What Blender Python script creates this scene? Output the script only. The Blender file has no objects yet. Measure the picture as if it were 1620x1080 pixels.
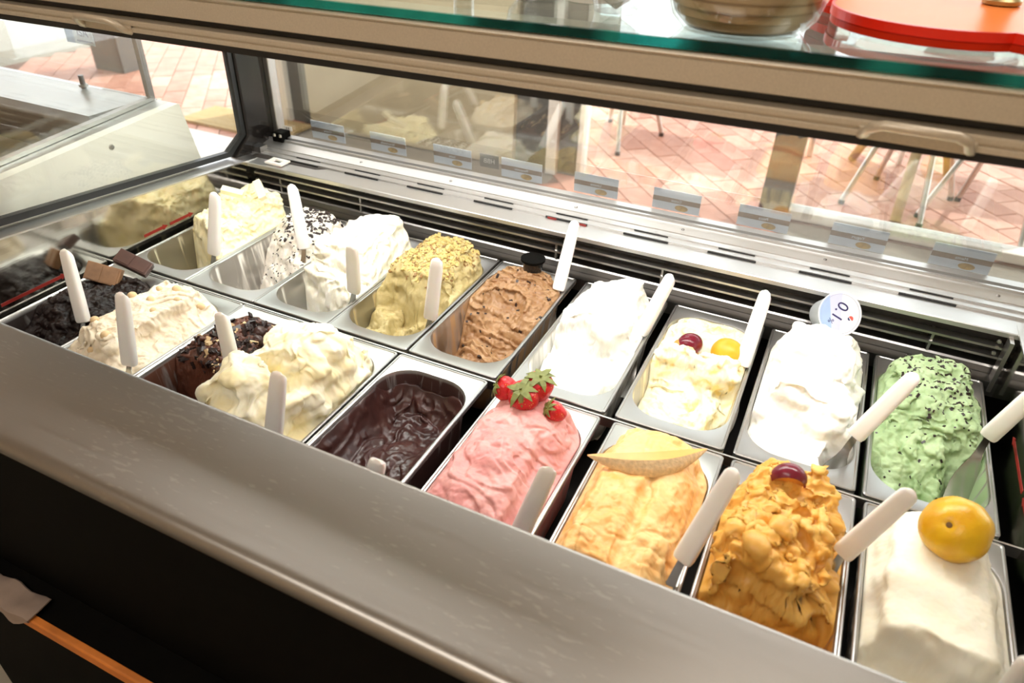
import bpy, bmesh, math, random
import numpy as np
from mathutils import Vector, Matrix, Euler

random.seed(7)
rng = np.random.default_rng(7)
SC = bpy.context.scene
COL = SC.collection

# ------------------------------------------------------------------ camera, world, lights, exposure
cd = bpy.data.cameras.new('camera')
cam = bpy.data.objects.new('camera', cd); COL.objects.link(cam)
cam.location = (1.03674665, -0.80943297, 0.68884138)
cam.rotation_euler = (0.9682535, -0.03009312, 0.4415212)
cd.sensor_width = 36.0; cd.lens = 25.359; cd.clip_start = 0.02; cd.clip_end = 100
cd.dof.use_dof = True; cd.dof.focus_distance = 1.22; cd.dof.aperture_fstop = 5.0
SC.camera = cam

SC.view_settings.view_transform = 'Standard'; SC.view_settings.look = 'None'
SC.view_settings.gamma = 1.0; SC.view_settings.exposure = 0.0
SC.view_settings.use_curve_mapping = False

world = bpy.data.worlds.new('sky'); SC.world = world; world.use_nodes = True
bgn = world.node_tree.nodes['Background']
bgn.inputs[0].default_value = (0.92, 0.96, 1.0, 1); bgn.inputs[1].default_value = 4.2

def light(name, kind, loc, rot, energy, color, size=None, size_y=None, **kw):
    l = bpy.data.lights.new(name, kind); l.energy = energy; l.color = color
    if kind == 'AREA':
        l.shape = 'RECTANGLE'; l.size = size; l.size_y = size_y
    for k, v in kw.items(): setattr(l, k, v)
    o = bpy.data.objects.new(name, l); COL.objects.link(o)
    o.location = loc; o.rotation_euler = rot
    return o
light('sun', 'SUN', (3, 6, 4), Euler((math.radians(-38), math.radians(22), 0)), 4.0, (1.0, 0.95, 0.88), angle=0.02)
# lamp strip of the case (under the beam), the ceiling lamps of the shop, and unseen fill lamps
light('case_lamp', 'AREA', (0.59, 0.080, 0.460), (math.radians(12), 0, 0), 6.8, (1.0, 0.965, 0.92), 1.5, 0.05, spread=math.radians(166))
light('ceiling_lamp_front', 'AREA', (0.4, -1.5, 1.75), (math.radians(-10), 0, 0), 20, (1.0, 0.93, 0.85), 1.6, 0.5)
light('front_wall_fill', 'AREA', (-0.6, 1.3, 1.85), (math.radians(25), 0, 0), 85, (1.0, 0.99, 0.965), 2.2, 0.5)  # unseen lamp added to brighten the shop-front wall and posts
def aim(a, b): return (Vector(b)-Vector(a)).to_track_quat('-Z', 'Y').to_euler()
light('panel_fill_spot', 'SPOT', (1.25, 0.85, 1.85), aim((1.25, .85, 1.85), (-.33, .10, .15)), 130, (1.0, 0.95, 0.87), spot_size=math.radians(24), spot_blend=.6, shadow_soft_size=.05)  # unseen spot added to brighten the neighbouring case's end panel
light('ceiling_lamp_mid', 'AREA', (1.6, 0.3, 1.8), (0, 0, 0), 9, (1.0, 0.92, 0.84), 1.2, 0.4)

# ------------------------------------------------------------------ materials
def srgb(r, g, b):
    f = lambda c: (c/255/12.92) if c/255 <= 0.04045 else ((c/255+0.055)/1.055)**2.4
    return (f(r), f(g), f(b), 1.0)

class NT:
    def __init__(s, name):
        s.m = bpy.data.materials.new(name); s.m.use_nodes = True
        s.t = s.m.node_tree; s.n = s.t.nodes; s.n.clear()
        s.out = s.n.new('ShaderNodeOutputMaterial')
    def add(s, typ, **kw):
        nd = s.n.new('ShaderNode'+typ)
        for k, v in kw.items():
            if k.startswith('i_'):
                key = k[2:]; key = int(key) if key.isdigit() else key.replace('_', ' ')
                nd.inputs[key].default_value = v
            else: setattr(nd, k, v)
        return nd
    def link(s, a, ao, b, bi): s.t.links.new(a.outputs[ao], b.inputs[bi])

def ramp(nt, stops):
    r = nt.add('ValToRGB'); cr = r.color_ramp
    while len(cr.elements) < len(stops): cr.elements.new(0.5)
    for e, (p, c) in zip(cr.elements, stops): e.position = p; e.color = c
    return r

def pbsdf(nt, color, rough=0.5, metal=0.0, **kw):
    b = nt.add('BsdfPrincipled')
    b.inputs['Base Color'].default_value = color
    b.inputs['Roughness'].default_value = rough; b.inputs['Metallic'].default_value = metal
    for k, v in kw.items(): b.inputs[k.replace('_', ' ')].default_value = v
    nt.link(b, 0, nt.out, 0)
    return b

def plain(name, color, rough=0.5, metal=0.0, var=0.08, scale=30, bump=0.0, **kw):
    """principled with a little procedural colour variation and optional bump"""
    nt = NT(name); b = pbsdf(nt, color, rough, metal, **kw)
    tc = nt.add('TexCoord'); nz = nt.add('TexNoise'); nz.inputs['Scale'].default_value = scale
    nz.inputs['Detail'].default_value = 4
    nt.link(tc, 'Object', nz, 'Vector')
    lo = tuple(c*(1-var) for c in color[:3])+(1,); hi = tuple(min(1, c*(1+var)) for c in color[:3])+(1,)
    r = ramp(nt, [(0.3, lo), (0.7, hi)]); nt.link(nz, 0, r, 0); nt.link(r, 0, b, 'Base Color')
    if bump:
        bp = nt.add('Bump'); bp.inputs['Strength'].default_value = bump; bp.inputs['Distance'].default_value = 0.002
        nt.link(nz, 0, bp, 'Height'); nt.link(bp, 0, b, 'Normal')
    return nt.m

def brushed(name, color, rough=0.3, stretch=(2, 90, 90), scratch=0.0, metal=1.0, bump=0.08):
    nt = NT(name); b = pbsdf(nt, color, rough, metal)
    tc = nt.add('TexCoord'); mp = nt.add('Mapping'); mp.inputs['Scale'].default_value = stretch
    nz = nt.add('TexNoise'); nz.inputs['Scale'].default_value = 6; nz.inputs['Detail'].default_value = 5
    nt.link(tc, 'Object', mp, 0); nt.link(mp, 0, nz, 'Vector')
    mr = nt.add('MapRange'); mr.inputs['To Min'].default_value = rough*0.75; mr.inputs['To Max'].default_value = rough*1.3
    nt.link(nz, 0, mr, 0); nt.link(mr, 0, b, 'Roughness')
    bp = nt.add('Bump'); bp.inputs['Strength'].default_value = bump; bp.inputs['Distance'].default_value = 0.001
    nt.link(nz, 0, bp, 'Height'); nt.link(bp, 0, b, 'Normal')
    if scratch:
        n2 = nt.add('TexNoise'); n2.inputs['Scale'].default_value = 46; n2.inputs['Detail'].default_value = 6
        mp2 = nt.add('Mapping'); mp2.inputs['Scale'].default_value = (1.4, 5, 3); mp2.inputs['Rotation'].default_value = (0, 0, 0.5)
        nt.link(tc, 'Object', mp2, 0); nt.link(mp2, 0, n2, 'Vector')
        n3 = nt.add('TexNoise'); n3.inputs['Scale'].default_value = 3.1
        nt.link(tc, 'Object', n3, 'Vector')
        ml = nt.add('Math', operation='MULTIPLY'); nt.link(n2, 0, ml, 0); nt.link(n3, 0, ml, 1)
        r = ramp(nt, [(0.37, (0, 0, 0, 1)), (0.43, (1, 1, 1, 1))]); nt.link(ml, 0, r, 0)
        mx = nt.add('MixRGB'); mx.inputs[1].default_value = color
        mx.inputs[2].default_value = tuple(min(1, c*1.35) for c in color[:3])+(1,)
        f = nt.add('Math', operation='MULTIPLY'); f.inputs[1].default_value = scratch
        nt.link(r, 0, f, 0); nt.link(f, 0, mx, 0); nt.link(mx, 0, b, 'Base Color')
    return nt.m

def thin_glass(name, tint=(0.980, 0.988, 0.983, 1), base=0.05, gain=1.0, rough=0.0):
    nt = NT(name)
    tr = nt.add('BsdfTransparent'); tr.inputs[0].default_value = tint
    gl = nt.add('BsdfGlossy'); gl.inputs['Roughness'].default_value = rough
    lw = nt.add('LayerWeight'); lw.inputs[0].default_value = 0.5
    pw = nt.add('Math', operation='POWER'); pw.inputs[1].default_value = 5
    nt.link(lw, 'Facing', pw, 0)
    ma = nt.add('Math', operation='MULTIPLY_ADD', use_clamp=True); ma.inputs[1].default_value = 0.95*gain; ma.inputs[2].default_value = base
    nt.link(pw, 0, ma, 0)
    mx = nt.add('MixShader'); nt.link(ma, 0, mx, 0); nt.link(tr, 0, mx, 1); nt.link(gl, 0, mx, 2)
    nt.link(mx, 0, nt.out, 0)
    return nt.m

def gelato_mat(name, c1, c2, rough=0.5, sss=0.25, scale=22, bump=0.5, c3=None, swirl=None, spec=0.35, fine=260):
    nt = NT(name); b = pbsdf(nt, c1, rough, 0)
    b.inputs['Specular IOR Level'].default_value = spec
    b.inputs['Subsurface Weight'].default_value = sss
    b.inputs['Subsurface Radius'].default_value = (1.0, 0.8, 0.55); b.inputs['Subsurface Scale'].default_value = 0.006
    tc = nt.add('TexCoord')
    n1 = nt.add('TexNoise'); n1.inputs['Scale'].default_value = scale; n1.inputs['Detail'].default_value = 6; n1.inputs['Distortion'].default_value = 0.8
    nt.link(tc, 'Object', n1, 'Vector')
    r = ramp(nt, [(0.36, c2), (0.62, c1)]); nt.link(n1, 0, r, 0)
    last = r
    if swirl:
        n3 = nt.add('TexNoise'); n3.inputs['Scale'].default_value = swirl[1]; n3.inputs['Distortion'].default_value = 2.5; n3.inputs['Detail'].default_value = 3
        nt.link(tc, 'Object', n3, 'Vector')
        r2 = ramp(nt, [(0.5, (0, 0, 0, 1)), (swirl[2], (1, 1, 1, 1))]); nt.link(n3, 0, r2, 0)
        mx = nt.add('MixRGB'); mx.inputs[2].default_value = swirl[0]
        nt.link(r2, 0, mx, 0); nt.link(r, 0, mx, 1); last = mx
    nt.link(last, 0, b, 'Base Color')
    n2 = nt.add('TexNoise'); n2.inputs['Scale'].default_value = fine; n2.inputs['Detail'].default_value = 6; n2.inputs['Roughness'].default_value = 0.65
    nt.link(tc, 'Object', n2, 'Vector')
    bp = nt.add('Bump'); bp.inputs['Strength'].default_value = bump; bp.inputs['Distance'].default_value = 0.0025
    nt.link(n2, 0, bp, 'Height'); nt.link(bp, 0, b, 'Normal')
    return nt.m

M = {}
M['steel'] = brushed('brushed_steel', (0.60, 0.585, 0.56, 1), 0.32)
M['steel_counter'] = brushed('counter_steel', (0.325, 0.308, 0.285, 1), 0.33, (1.2, 60, 60), scratch=0.55, bump=0.03)
M['steel_sill'] = brushed('sill_steel', (0.62, 0.615, 0.605, 1), 0.36, metal=.9)
M['steel_dark'] = brushed('dark_steel', (0.30, 0.29, 0.28, 1), 0.3)
M['mirror'] = brushed('polished_steel', (0.60, 0.575, 0.53, 1), 0.10, (3, 3, 60), bump=0.03)
M['blade'] = plain('blade_steel', (0.52, 0.51, 0.49, 1), 0.18, 1.0)
M['champagne'] = plain('champagne_metal', srgb(216, 206, 188), 0.42, 0.5, var=.05, scale=420)
M['gasket'] = plain('black_rubber', (0.008, 0.008, 0.008, 1), 0.45)
M['black'] = plain('black_paint', (0.004, 0.0036, 0.003, 1), 0.6, Specular_IOR_Level=0.04)
M['blackgloss'] = plain('black_gloss', (0.014, 0.012, 0.011, 1), 0.12)
M['tank'] = plain('tank_lining', (0.02, 0.018, 0.017, 1), 0.35)
M['louver'] = plain('louver_brown', (0.035, 0.028, 0.024, 1), 0.5)
M['glass'] = thin_glass('front_glass', base=0.14)
M['glass_end'] = thin_glass('end_glass', base=0.06)
M['glass_shelf'] = thin_glass('shelf_glass', (0.90, 0.96, 0.94, 1), base=0.06)
M['glass_bowl'] = thin_glass('bowl_glass', (0.965, 0.97, 0.965, 1), base=0.16, gain=1.0, rough=0.03)
M['acrylic'] = thin_glass('acrylic_strip', (0.93, 0.93, 0.93, 1), base=0.04, rough=0.1)
M['pane'] = thin_glass('shop_glass', (0.95, 0.97, 0.96, 1), base=0.04)
M['white_plastic'] = plain('white_plastic', srgb(248, 245, 240), 0.35, var=0.02, Subsurface_Weight=0.15, Subsurface_Scale=0.004)
M['red_print'] = plain('red_print', srgb(140, 36, 28), 0.5)
M['cream_panel'] = plain('cream_panel', srgb(244, 240, 228), 0.35, var=0.03, scale=4)
M['post_grey'] = plain('grey_frame', srgb(100, 99, 95), 0.45, var=0.05)
M['white_paint'] = plain('white_paint', srgb(235, 232, 224), 0.5, var=0.03)
M['beige'] = plain('beige_wall', srgb(192, 180, 152), 0.8, var=0.04, scale=6)
M['plaster'] = plain('shop_plaster', srgb(206, 182, 150), 0.85, var=0.05, scale=3)
M['ceilingm'] = plain('ceiling_paint', srgb(222, 208, 186), 0.9, var=0.03, scale=3)
M['grout'] = plain('grout', srgb(138, 132, 120), 0.9, var=0.1)
M['mat'] = plain('coir', srgb(178, 155, 110), 0.95, var=0.15, scale=80, bump=0.4)
M['alu'] = plain('tube_aluminium', (0.72, 0.71, 0.68, 1), 0.3, 1.0)
M['tabletop'] = plain('white_tabletop', srgb(240, 236, 226), 0.5, var=0.02)
M['wood_orange'] = plain('orange_wood', srgb(205, 120, 45), 0.5, var=0.2, scale=20)
M['rag'] = plain('grey_rag', srgb(150, 132, 120), 0.95, var=0.1, bump=0.3)
M['orange_acrylic'] = plain('orange_acrylic', srgb(250, 142, 72), 0.35, var=0.02, Specular_IOR_Level=0.08)
M['red_acrylic'] = plain('red_acrylic_edge', srgb(255, 42, 16), 0.3, var=0.02, Emission_Strength=0.0)
M['brown_rod'] = plain('brown_rod', srgb(95, 45, 30), 0.3, 0.2)
M['brass'] = plain('brass_ring', srgb(180, 165, 120), 0.3, 0.9)
M['glass_edge'] = None
def edge_mat():
    nt = NT('teal_glass_edge'); b = pbsdf(nt, srgb(16, 110, 104), 0.08, 0, Transmission_Weight=0.75, IOR=1.25)
    tc = nt.add('TexCoord'); nz = nt.add('TexNoise'); nz.inputs['Scale'].default_value = 7; nz.inputs['Detail'].default_value = 1
    mp = nt.add('Mapping'); mp.inputs['Scale'].default_value = (1, 0.05, 0.05)
    nt.link(tc, 'Object', mp, 0); nt.link(mp, 0, nz, 'Vector')
    r = ramp(nt, [(0.42, srgb(10, 70, 66)), (0.5, srgb(40, 160, 152)), (0.62, srgb(20, 120, 114))]); nt.link(nz, 0, r, 0); nt.link(r, 0, b, 'Base Color')
    return nt.m
M['glass_edge'] = edge_mat()
M['card_blue'] = plain('card_blue', srgb(222, 234, 246), 0.6, var=0.02)
M['card_brown'] = plain('card_brown', srgb(135, 112, 92), 0.6, var=0.05)
M['card_photo'] = plain('card_photo', srgb(200, 165, 90), 0.6, var=0.4, scale=120)
M['ink'] = plain('dark_ink', srgb(52, 48, 100), 0.6)
M['ink_grey'] = plain('grey_ink', srgb(90, 80, 70), 0.6)
M['brown_leg'] = plain('brown_leg', srgb(186, 156, 112), .6)
M['wafer'] = plain('wafer_brown', srgb(226, 198, 152), 0.8, var=0.1, scale=40)
M['white_paper'] = plain('white_paper', srgb(238, 236, 232), 0.8, var=0.02)
M['clear_plastic'] = thin_glass('clear_plastic', (0.95, 0.95, 0.95, 1), base=0.14, rough=0.08)

def tile_mat():
    nt = NT('terracotta'); b = pbsdf(nt, srgb(200, 125, 85), 0.6, 0)
    oi = nt.add('ObjectInfo'); tc = nt.add('TexCoord'); nz = nt.add('TexNoise'); nz.inputs['Scale'].default_value = 9; nz.inputs['Detail'].default_value = 5
    nt.link(tc, 'Object', nz, 'Vector')
    ad = nt.add('Math', operation='MULTIPLY_ADD'); ad.inputs[1].default_value = 0.55
    nt.link(oi, 'Random', ad, 0); nt.link(nz, 0, ad, 2)
    r = ramp(nt, [(0.35, srgb(168, 112, 90)), (0.75, srgb(190, 134, 112)), (1.0, srgb(206, 156, 134))])
    nt.link(ad, 0, r, 0); nt.link(r, 0, b, 'Base Color')
    return nt.m
M['tile'] = tile_mat()

def pan_mat():
    """steel with a smear of product on the inside wall; the smear colour is the object's colour, its alpha the amount"""
    nt = NT('pan_steel'); b = pbsdf(nt, (0.43, 0.425, 0.415, 1), 0.36, 1.0)
    tc = nt.add('TexCoord'); mp = nt.add('Mapping'); mp.inputs['Scale'].default_value = (60, 60, 7)
    nt.link(tc, 'Object', mp, 0)
    nz = nt.add('TexNoise'); nz.inputs['Scale'].default_value = 1.0; nz.inputs['Detail'].default_value = 5; nz.inputs['Distortion'].default_value = 0.6
    nt.link(mp, 0, nz, 'Vector')
    sx = nt.add('SeparateXYZ'); nt.link(tc, 'Object', sx, 0)
    dz = nt.add('MapRange'); dz.inputs['From Min'].default_value = -0.003; dz.inputs['From Max'].default_value = -0.009
    nt.link(sx, 'Z', dz, 0)
    oi = nt.add('ObjectInfo')
    th = nt.add('Math', operation='MULTIPLY_ADD'); th.inputs[1].default_value = 0.45; th.inputs[2].default_value = -0.72
    nt.link(oi, 'Alpha', th, 0)
    sm_ = nt.add('Math', operation='ADD'); nt.link(nz, 0, sm_, 0); nt.link(th, 0, sm_, 1)
    m1 = nt.add('Math', operation='MULTIPLY', use_clamp=True); m1.inputs[1].default_value = 5.5; nt.link(sm_, 0, m1, 0)
    m2 = nt.add('Math', operation='MULTIPLY'); nt.link(m1, 0, m2, 0); nt.link(dz, 0, m2, 1)
    mx = nt.add('MixRGB'); mx.inputs[1].default_value = (0.43, 0.425, 0.415, 1)
    nt.link(oi, 'Color', mx, 2); nt.link(m2, 0, mx, 0); nt.link(mx, 0, b, 'Base Color')
    iv = nt.add('Math', operation='SUBTRACT'); iv.inputs[0].default_value = 1.0; nt.link(m2, 0, iv, 1); nt.link(iv, 0, b, 'Metallic')
    rr = nt.add('MapRange'); rr.inputs['To Min'].default_value = 0.35; rr.inputs['To Max'].default_value = 0.6
    nt.link(m2, 0, rr, 0); nt.link(rr, 0, b, 'Roughness')
    return nt.m
M['pan'] = pan_mat()

# ------------------------------------------------------------------ mesh helpers
class MB:
    def __init__(s): s.v = []; s.f = []
    def poly(s, pts, faces):
        o = len(s.v); s.v += [tuple(p) for p in pts]; s.f += [tuple(i+o for i in f) for f in faces]; return s
    def box(s, x0, x1, y0, y1, z0, z1, mat=None):
        P = [(x, y, z) for x in (x0, x1) for y in (y0, y1) for z in (z0, z1)]
        if mat is not None: P = [mat @ Vector(p) for p in P]
        return s.poly(P, [(0, 1, 3, 2), (4, 6, 7, 5), (0, 4, 5, 1), (2, 3, 7, 6), (0, 2, 6, 4), (1, 5, 7, 3)])
    def extrude_x(s, prof, x0, x1, d0=(0, 0), d1=(0, 0)):
        """closed (y,z) profile swept along x; d0/d1 shift the two ends"""
        n = len(prof)
        P = [(x0, y+d0[0], z+d0[1]) for y, z in prof]+[(x1, y+d1[0], z+d1[1]) for y, z in prof]
        F = [(i, (i+1) % n, n+(i+1) % n, n+i) for i in range(n)]
        F += [tuple(range(n-1, -1, -1)), tuple(range(n, 2*n))]
        return s.poly(P, F)
    def prism(s, outline, axis, a, b):
        n = len(outline)
        def mk(p, t): return {'x': (t, p[0], p[1]), 'y': (p[0], t, p[1]), 'z': (p[0], p[1], t)}[axis]
        P = [mk(p, a) for p in outline]+[mk(p, b) for p in outline]
        F = [(i, (i+1) % n, n+(i+1) % n, n+i) for i in range(n)]
        F += [tuple(range(n-1, -1, -1)), tuple(range(n, 2*n))]
        return s.poly(P, F)
    def tube(s, pts, r, n=10, caps=True):
        pts = [Vector(p) for p in pts]; rs = r if isinstance(r, (list, tuple)) else [r]*len(pts)
        o = len(s.v); up = None
        for i, p in enumerate(pts):
            t = (pts[min(i+1, len(pts)-1)]-pts[max(i-1, 0)]).normalized()
            if up is None: up = t.orthogonal().normalized()
            a = (up-t*up.dot(t)); a = a.normalized() if a.length > 1e-6 else t.orthogonal().normalized(); up = a
            b = t.cross(a)
            for k in range(n):
                an = 2*math.pi*k/n; s.v.append(tuple(p+(a*math.cos(an)+b*math.sin(an))*rs[i]))
        for i in range(len(pts)-1):
            for k in range(n):
                s.f.append((o+i*n+k, o+i*n+(k+1) % n, o+(i+1)*n+(k+1) % n, o+(i+1)*n+k))
        if caps:
            s.f.append(tuple(o+k for k in range(n-1, -1, -1))); e = o+(len(pts)-1)*n; s.f.append(tuple(e+k for k in range(n)))
        return s
    def lathe(s, prof, n=32, c=(0, 0, 0), mat=None):
        o = len(s.v)
        for r, z in prof:
            for k in range(n):
                a = 2*math.pi*k/n; p = Vector((c[0]+r*math.cos(a), c[1]+r*math.sin(a), c[2]+z)); s.v.append(tuple(mat @ p if mat is not None else p))
        for i in range(len(prof)-1):
            for k in range(n): s.f.append((o+i*n+k, o+i*n+(k+1) % n, o+(i+1)*n+(k+1) % n, o+(i+1)*n+k))
        if prof[0][0] > 1e-5: s.f.append(tuple(o+k for k in range(n-1, -1, -1)))
        e = o+(len(prof)-1)*n
        if prof[-1][0] > 1e-5: s.f.append(tuple(e+k for k in range(n)))
        return s
    def build(s, name, mat, parent=None, smooth=False, bevel=0.0, seg=2, loc=None):
        me = bpy.data.meshes.new(name); me.from_pydata(s.v, [], s.f); me.validate()
        bm = bmesh.new(); bm.from_mesh(me); bmesh.ops.remove_doubles(bm, verts=bm.verts, dist=1e-6)
        bmesh.ops.recalc_face_normals(bm, faces=bm.faces)
        if bevel:
            es = [e for e in bm.edges if len(e.link_faces) == 2 and e.calc_face_angle(0) > 0.5]
            bmesh.ops.bevel(bm, geom=es, offset=bevel, segments=seg, affect='EDGES', profile=0.5, clamp_overlap=True)
        bm.to_mesh(me); bm.free()
        me.materials.append(mat)
        if smooth: shade(me)
        return obj(name, me, parent, loc)

def shade(me, angle=0.7):
    me.polygons.foreach_set('use_smooth', [True]*len(me.polygons))
    try: me.set_sharp_from_angle(angle=angle)
    except Exception: pass

def obj(name, me, parent=None, loc=None):
    o = bpy.data.objects.new(name, me); COL.objects.link(o)
    if parent is not None: o.parent = parent
    if loc is not None: o.location = loc
    return o
def tag(o, label, cat, group=None):
    o['label'] = label; o['category'] = cat
    if group: o['group'] = group
    return o
def thing(name, label, cat, loc=(0, 0, 0), group=None):
    return tag(obj(name, None, None, loc), label, cat, group)
def structure(o): o['kind'] = 'structure'; return o
def stuff(o): o['kind'] = 'stuff'; return o

def text_mesh(name, s, size, mat, parent, matrix, align='CENTER', extrude=0.0002, mirror=False):
    cu = bpy.data.curves.new('tmp', 'FONT'); cu.body = s; cu.size = size; cu.align_x = align; cu.align_y = 'CENTER'; cu.extrude = extrude
    to = bpy.data.objects.new('tmp', cu); COL.objects.link(to)
    dg = bpy.context.evaluated_depsgraph_get(); dg.update()
    me = bpy.data.meshes.new_from_object(to.evaluated_get(dg)); me.name = name
    bpy.data.objects.remove(to); bpy.data.curves.remove(cu)
    me.transform(matrix); me.materials.clear(); me.materials.append(mat)
    return obj(name, me, parent)

# ------------------------------------------------------------------ numpy noise
_perm = np.random.default_rng(11).permutation(512).astype(np.int64)
_perm = np.concatenate([_perm, _perm, _perm])
_grad = np.random.default_rng(12).normal(size=(512, 3)); _grad /= np.linalg.norm(_grad, axis=1)[:, None]
def perlin(P):
    i = np.floor(P).astype(np.int64); f = P-i; i &= 511
    w = f*f*f*(f*(f*6-15)+10); out = np.zeros(len(P))
    for dx in (0, 1):
        for dy in (0, 1):
            for dz in (0, 1):
                h = _perm[(_perm[(_perm[(i[:, 0]+dx) & 511]+i[:, 1]+dy) & 511]+i[:, 2]+dz) & 511] & 511
                g = _grad[h]; d = (f[:, 0]-dx)*g[:, 0]+(f[:, 1]-dy)*g[:, 1]+(f[:, 2]-dz)*g[:, 2]
                wt = (w[:, 0] if dx else 1-w[:, 0])*(w[:, 1] if dy else 1-w[:, 1])*(w[:, 2] if dz else 1-w[:, 2])
                out += wt*d
    return out*1.5
def fbm(P, octv=3, gain=0.5):
    o = np.zeros(len(P)); a = 1.0
    for k in range(octv): o += a*perlin(P*(2**k)+17.3*k); a *= gain
    return o
def billow(P, octv=3, gain=0.5):
    o = np.zeros(len(P)); a = 1.0; t = 0
    for k in range(octv): o += a*np.abs(perlin(P*(2**k)+9.1*k)); t += a; a *= gain
    return o/t*2
def sm(a, b, x):
    t = np.clip((x-a)/(b-a), 0, 1); return t*t*(3-2*t)

# ------------------------------------------------------------------ the room
FZ = -0.92
slab = MB().box(-7, 5, -2.6, 8, FZ-0.12, FZ-0.012).build('floor', M['grout']); structure(slab)
slab['label'] = 'terracotta tiled floor running out to the terrace'
# tiles in running bond at fifty degrees, nearest visible ones as single parts
M['mortar'] = plain('mortar', srgb(120, 92, 80), .95, var=.1)
for x0, x1, y0, y1 in ((-2.3, 2.65, 3.06, 6.3), (-5.3, -2.3, .9, 6.3), (-.44, .88, 1.8, 3.06)):
    MB().box(x0, x1, y0, y1, FZ-.0125, FZ-.006).build('mortar_bed', M['mortar'], slab)
TW, TL, GAP = 0.150, 0.300, 0.005
tb = MB().box(-TL/2+GAP/2, TL/2-GAP/2, -TW/2+GAP/2, TW/2-GAP/2, -0.012, 0.0)
tproto = tb.build('tile', M['tile'], bevel=0.003, seg=1)
tme = tproto.data; bpy.data.objects.remove(tproto)
ang = math.radians(-50); ca, sa = math.cos(ang), math.sin(ang)
cand = []
for r in range(-70, 70):
    for c in range(-30, 30):
        a = (c+0.5*(r % 2))*TL; b = r*TW
        x = 0.2+a*ca-b*sa; y = 4.0+a*sa+b*ca
        if -5.2 < x < 2.6 and 1.0 < y < 6.2 and (y > 3.16 or x < -2.35 or (-.36 < x < .80 and y > 1.9)): cand.append((x, y))
def tile_rank(p):
    x, y = p
    vis = (y > 2.1 and -0.7 < x < 2.4) or (x < -2.2 and y > 2.3 and x > -4.8)
    return (0 if vis else 1, (x-1.0)**2+(y+0.8)**2)
cand.sort(key=tile_rank)
for i, (x, y) in enumerate(cand[:300]):
    o = obj('tile', tme, slab, (x, y, FZ+random.uniform(-0.0015, 0.0015))); o.rotation_euler = (random.uniform(-.004, .004), random.uniform(-.004, .004), ang)
rest = MB()
for x, y in cand[300:]:
    mt = Matrix.Translation((x, y, FZ)) @ Matrix.Rotation(ang, 4, 'Z')
    rest.box(-TL/2+GAP/2, TL/2-GAP/2, -TW/2+GAP/2, TW/2-GAP/2, -0.012, 0.0, mt)
stuff(rest.build('paving', M['tile'], slab))

structure(MB().box(-7, 5, -2.6, 3.05, 1.95, 2.05).build('ceiling', M['ceilingm']))
structure(MB().box(-7, 5, -2.7, -2.6, FZ, 2.05).build('wall_rear', M['plaster']))
structure(MB().box(-7.1, -7, -2.7, 3.2, FZ, 2.05).build('wall_left', M['plaster']))
structure(MB().box(5, 5.1, -2.7, 3.2, FZ, 2.05).build('wall_right', M['plaster']))
structure(MB().box(-2.22, -0.72, 3.02, 3.22, FZ, 1.95).build('wall_front', M['beige']))
def frame(name, x0, x1, mat, y0=3.06, y1=3.2, z1=1.95, z0=FZ):
    return structure(MB().box(x0, x1, y0, y1, z0, z1).build(name, mat, bevel=0.004))
frame('trim_1', 0.735, 0.888, M['post_grey'])
frame('trim_2', -0.505, -0.44, M['white_paint'], 3.02, 3.20)
frame('trim_3', -0.72, -0.505, M['post_grey'])
frame('trim_4', -0.44, -0.33, M['post_grey'])
frame('trim_5', -2.40, -2.22, M['post_grey'])
frame('trim_6', -2.47, -2.405, M['cream_panel'], 3.02, 3.2)
frame('trim_7', -2.68, -2.475, M['post_grey'])
frame('trim_8', -4.62, -4.30, M['post_grey'], 3.3, 3.5)
frame('trim_9', 2.9, 3.1, M['post_grey'])
# window pane on the right with its low rail, another between the posts
w1 = structure(MB().box(0.888, 2.9, 3.07, 3.18, FZ, FZ+0.05).build('window_1', M['white_paint'], bevel=0.004))
MB().box(0.888, 2.9, 3.12, 3.13, FZ+0.05, 1.95).build('pane', M['pane'], w1)
w2 = structure(MB().box(-0.33, -0.30, 3.07, 3.18, FZ, 1.95).build('window_2', M['white_paint'], bevel=0.004))
MB().box(-0.30, 0.735, 3.12, 3.13, FZ+0.01, 1.95).build('pane', M['pane'], w2)

o = MB().box(-3.05, -2.2, 2.66, 3.0, 0, 0.016).build('doormat', M['mat'], loc=(0, 0, FZ+0.001)); tag(o, 'tan coir doormat lying in front of the open shop door', 'doormat')
o = MB().box(-3.3, -1.9, 1.75, 2.52, 0, 0.03).build('sun_patch_slab', M['white_paint'], bevel=0.004, loc=(0, 0, FZ+0.001)); tag(o, 'white slab standing in for a sunlit floor patch inside the door by the doormat', 'light patch')  # added slab: bright sunlight on the floor built as a white thing

# ---- terrace furniture
def cafe_table(x, y, label, w=0.62, l=1.35):
    t = thing('cafe_table', label, 'table', (x, y, FZ), 'white tables on the terrace')
    MB().box(-l/2, l/2, -w/2, w/2, 0.715, 0.75).build('tabletop', M['tabletop'], t, bevel=0.012, seg=3, smooth=True)
    for sx in (-1, 1):
        for sy in (-1, 1):
            MB().tube([(sx*(l/2-.07), sy*(w/2-.07), 0.72), (sx*(l/2-.04), sy*(w/2-.04), 0.004)], 0.018, 10).build('leg', M['alu'], t, smooth=True)
    return t
cafe_table(0.25, 4.42, 'long white cafe table seen over the shelf left of the grey post')
cafe_table(2.05, 4.55, 'long white cafe table seen right of the grey post')

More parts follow.
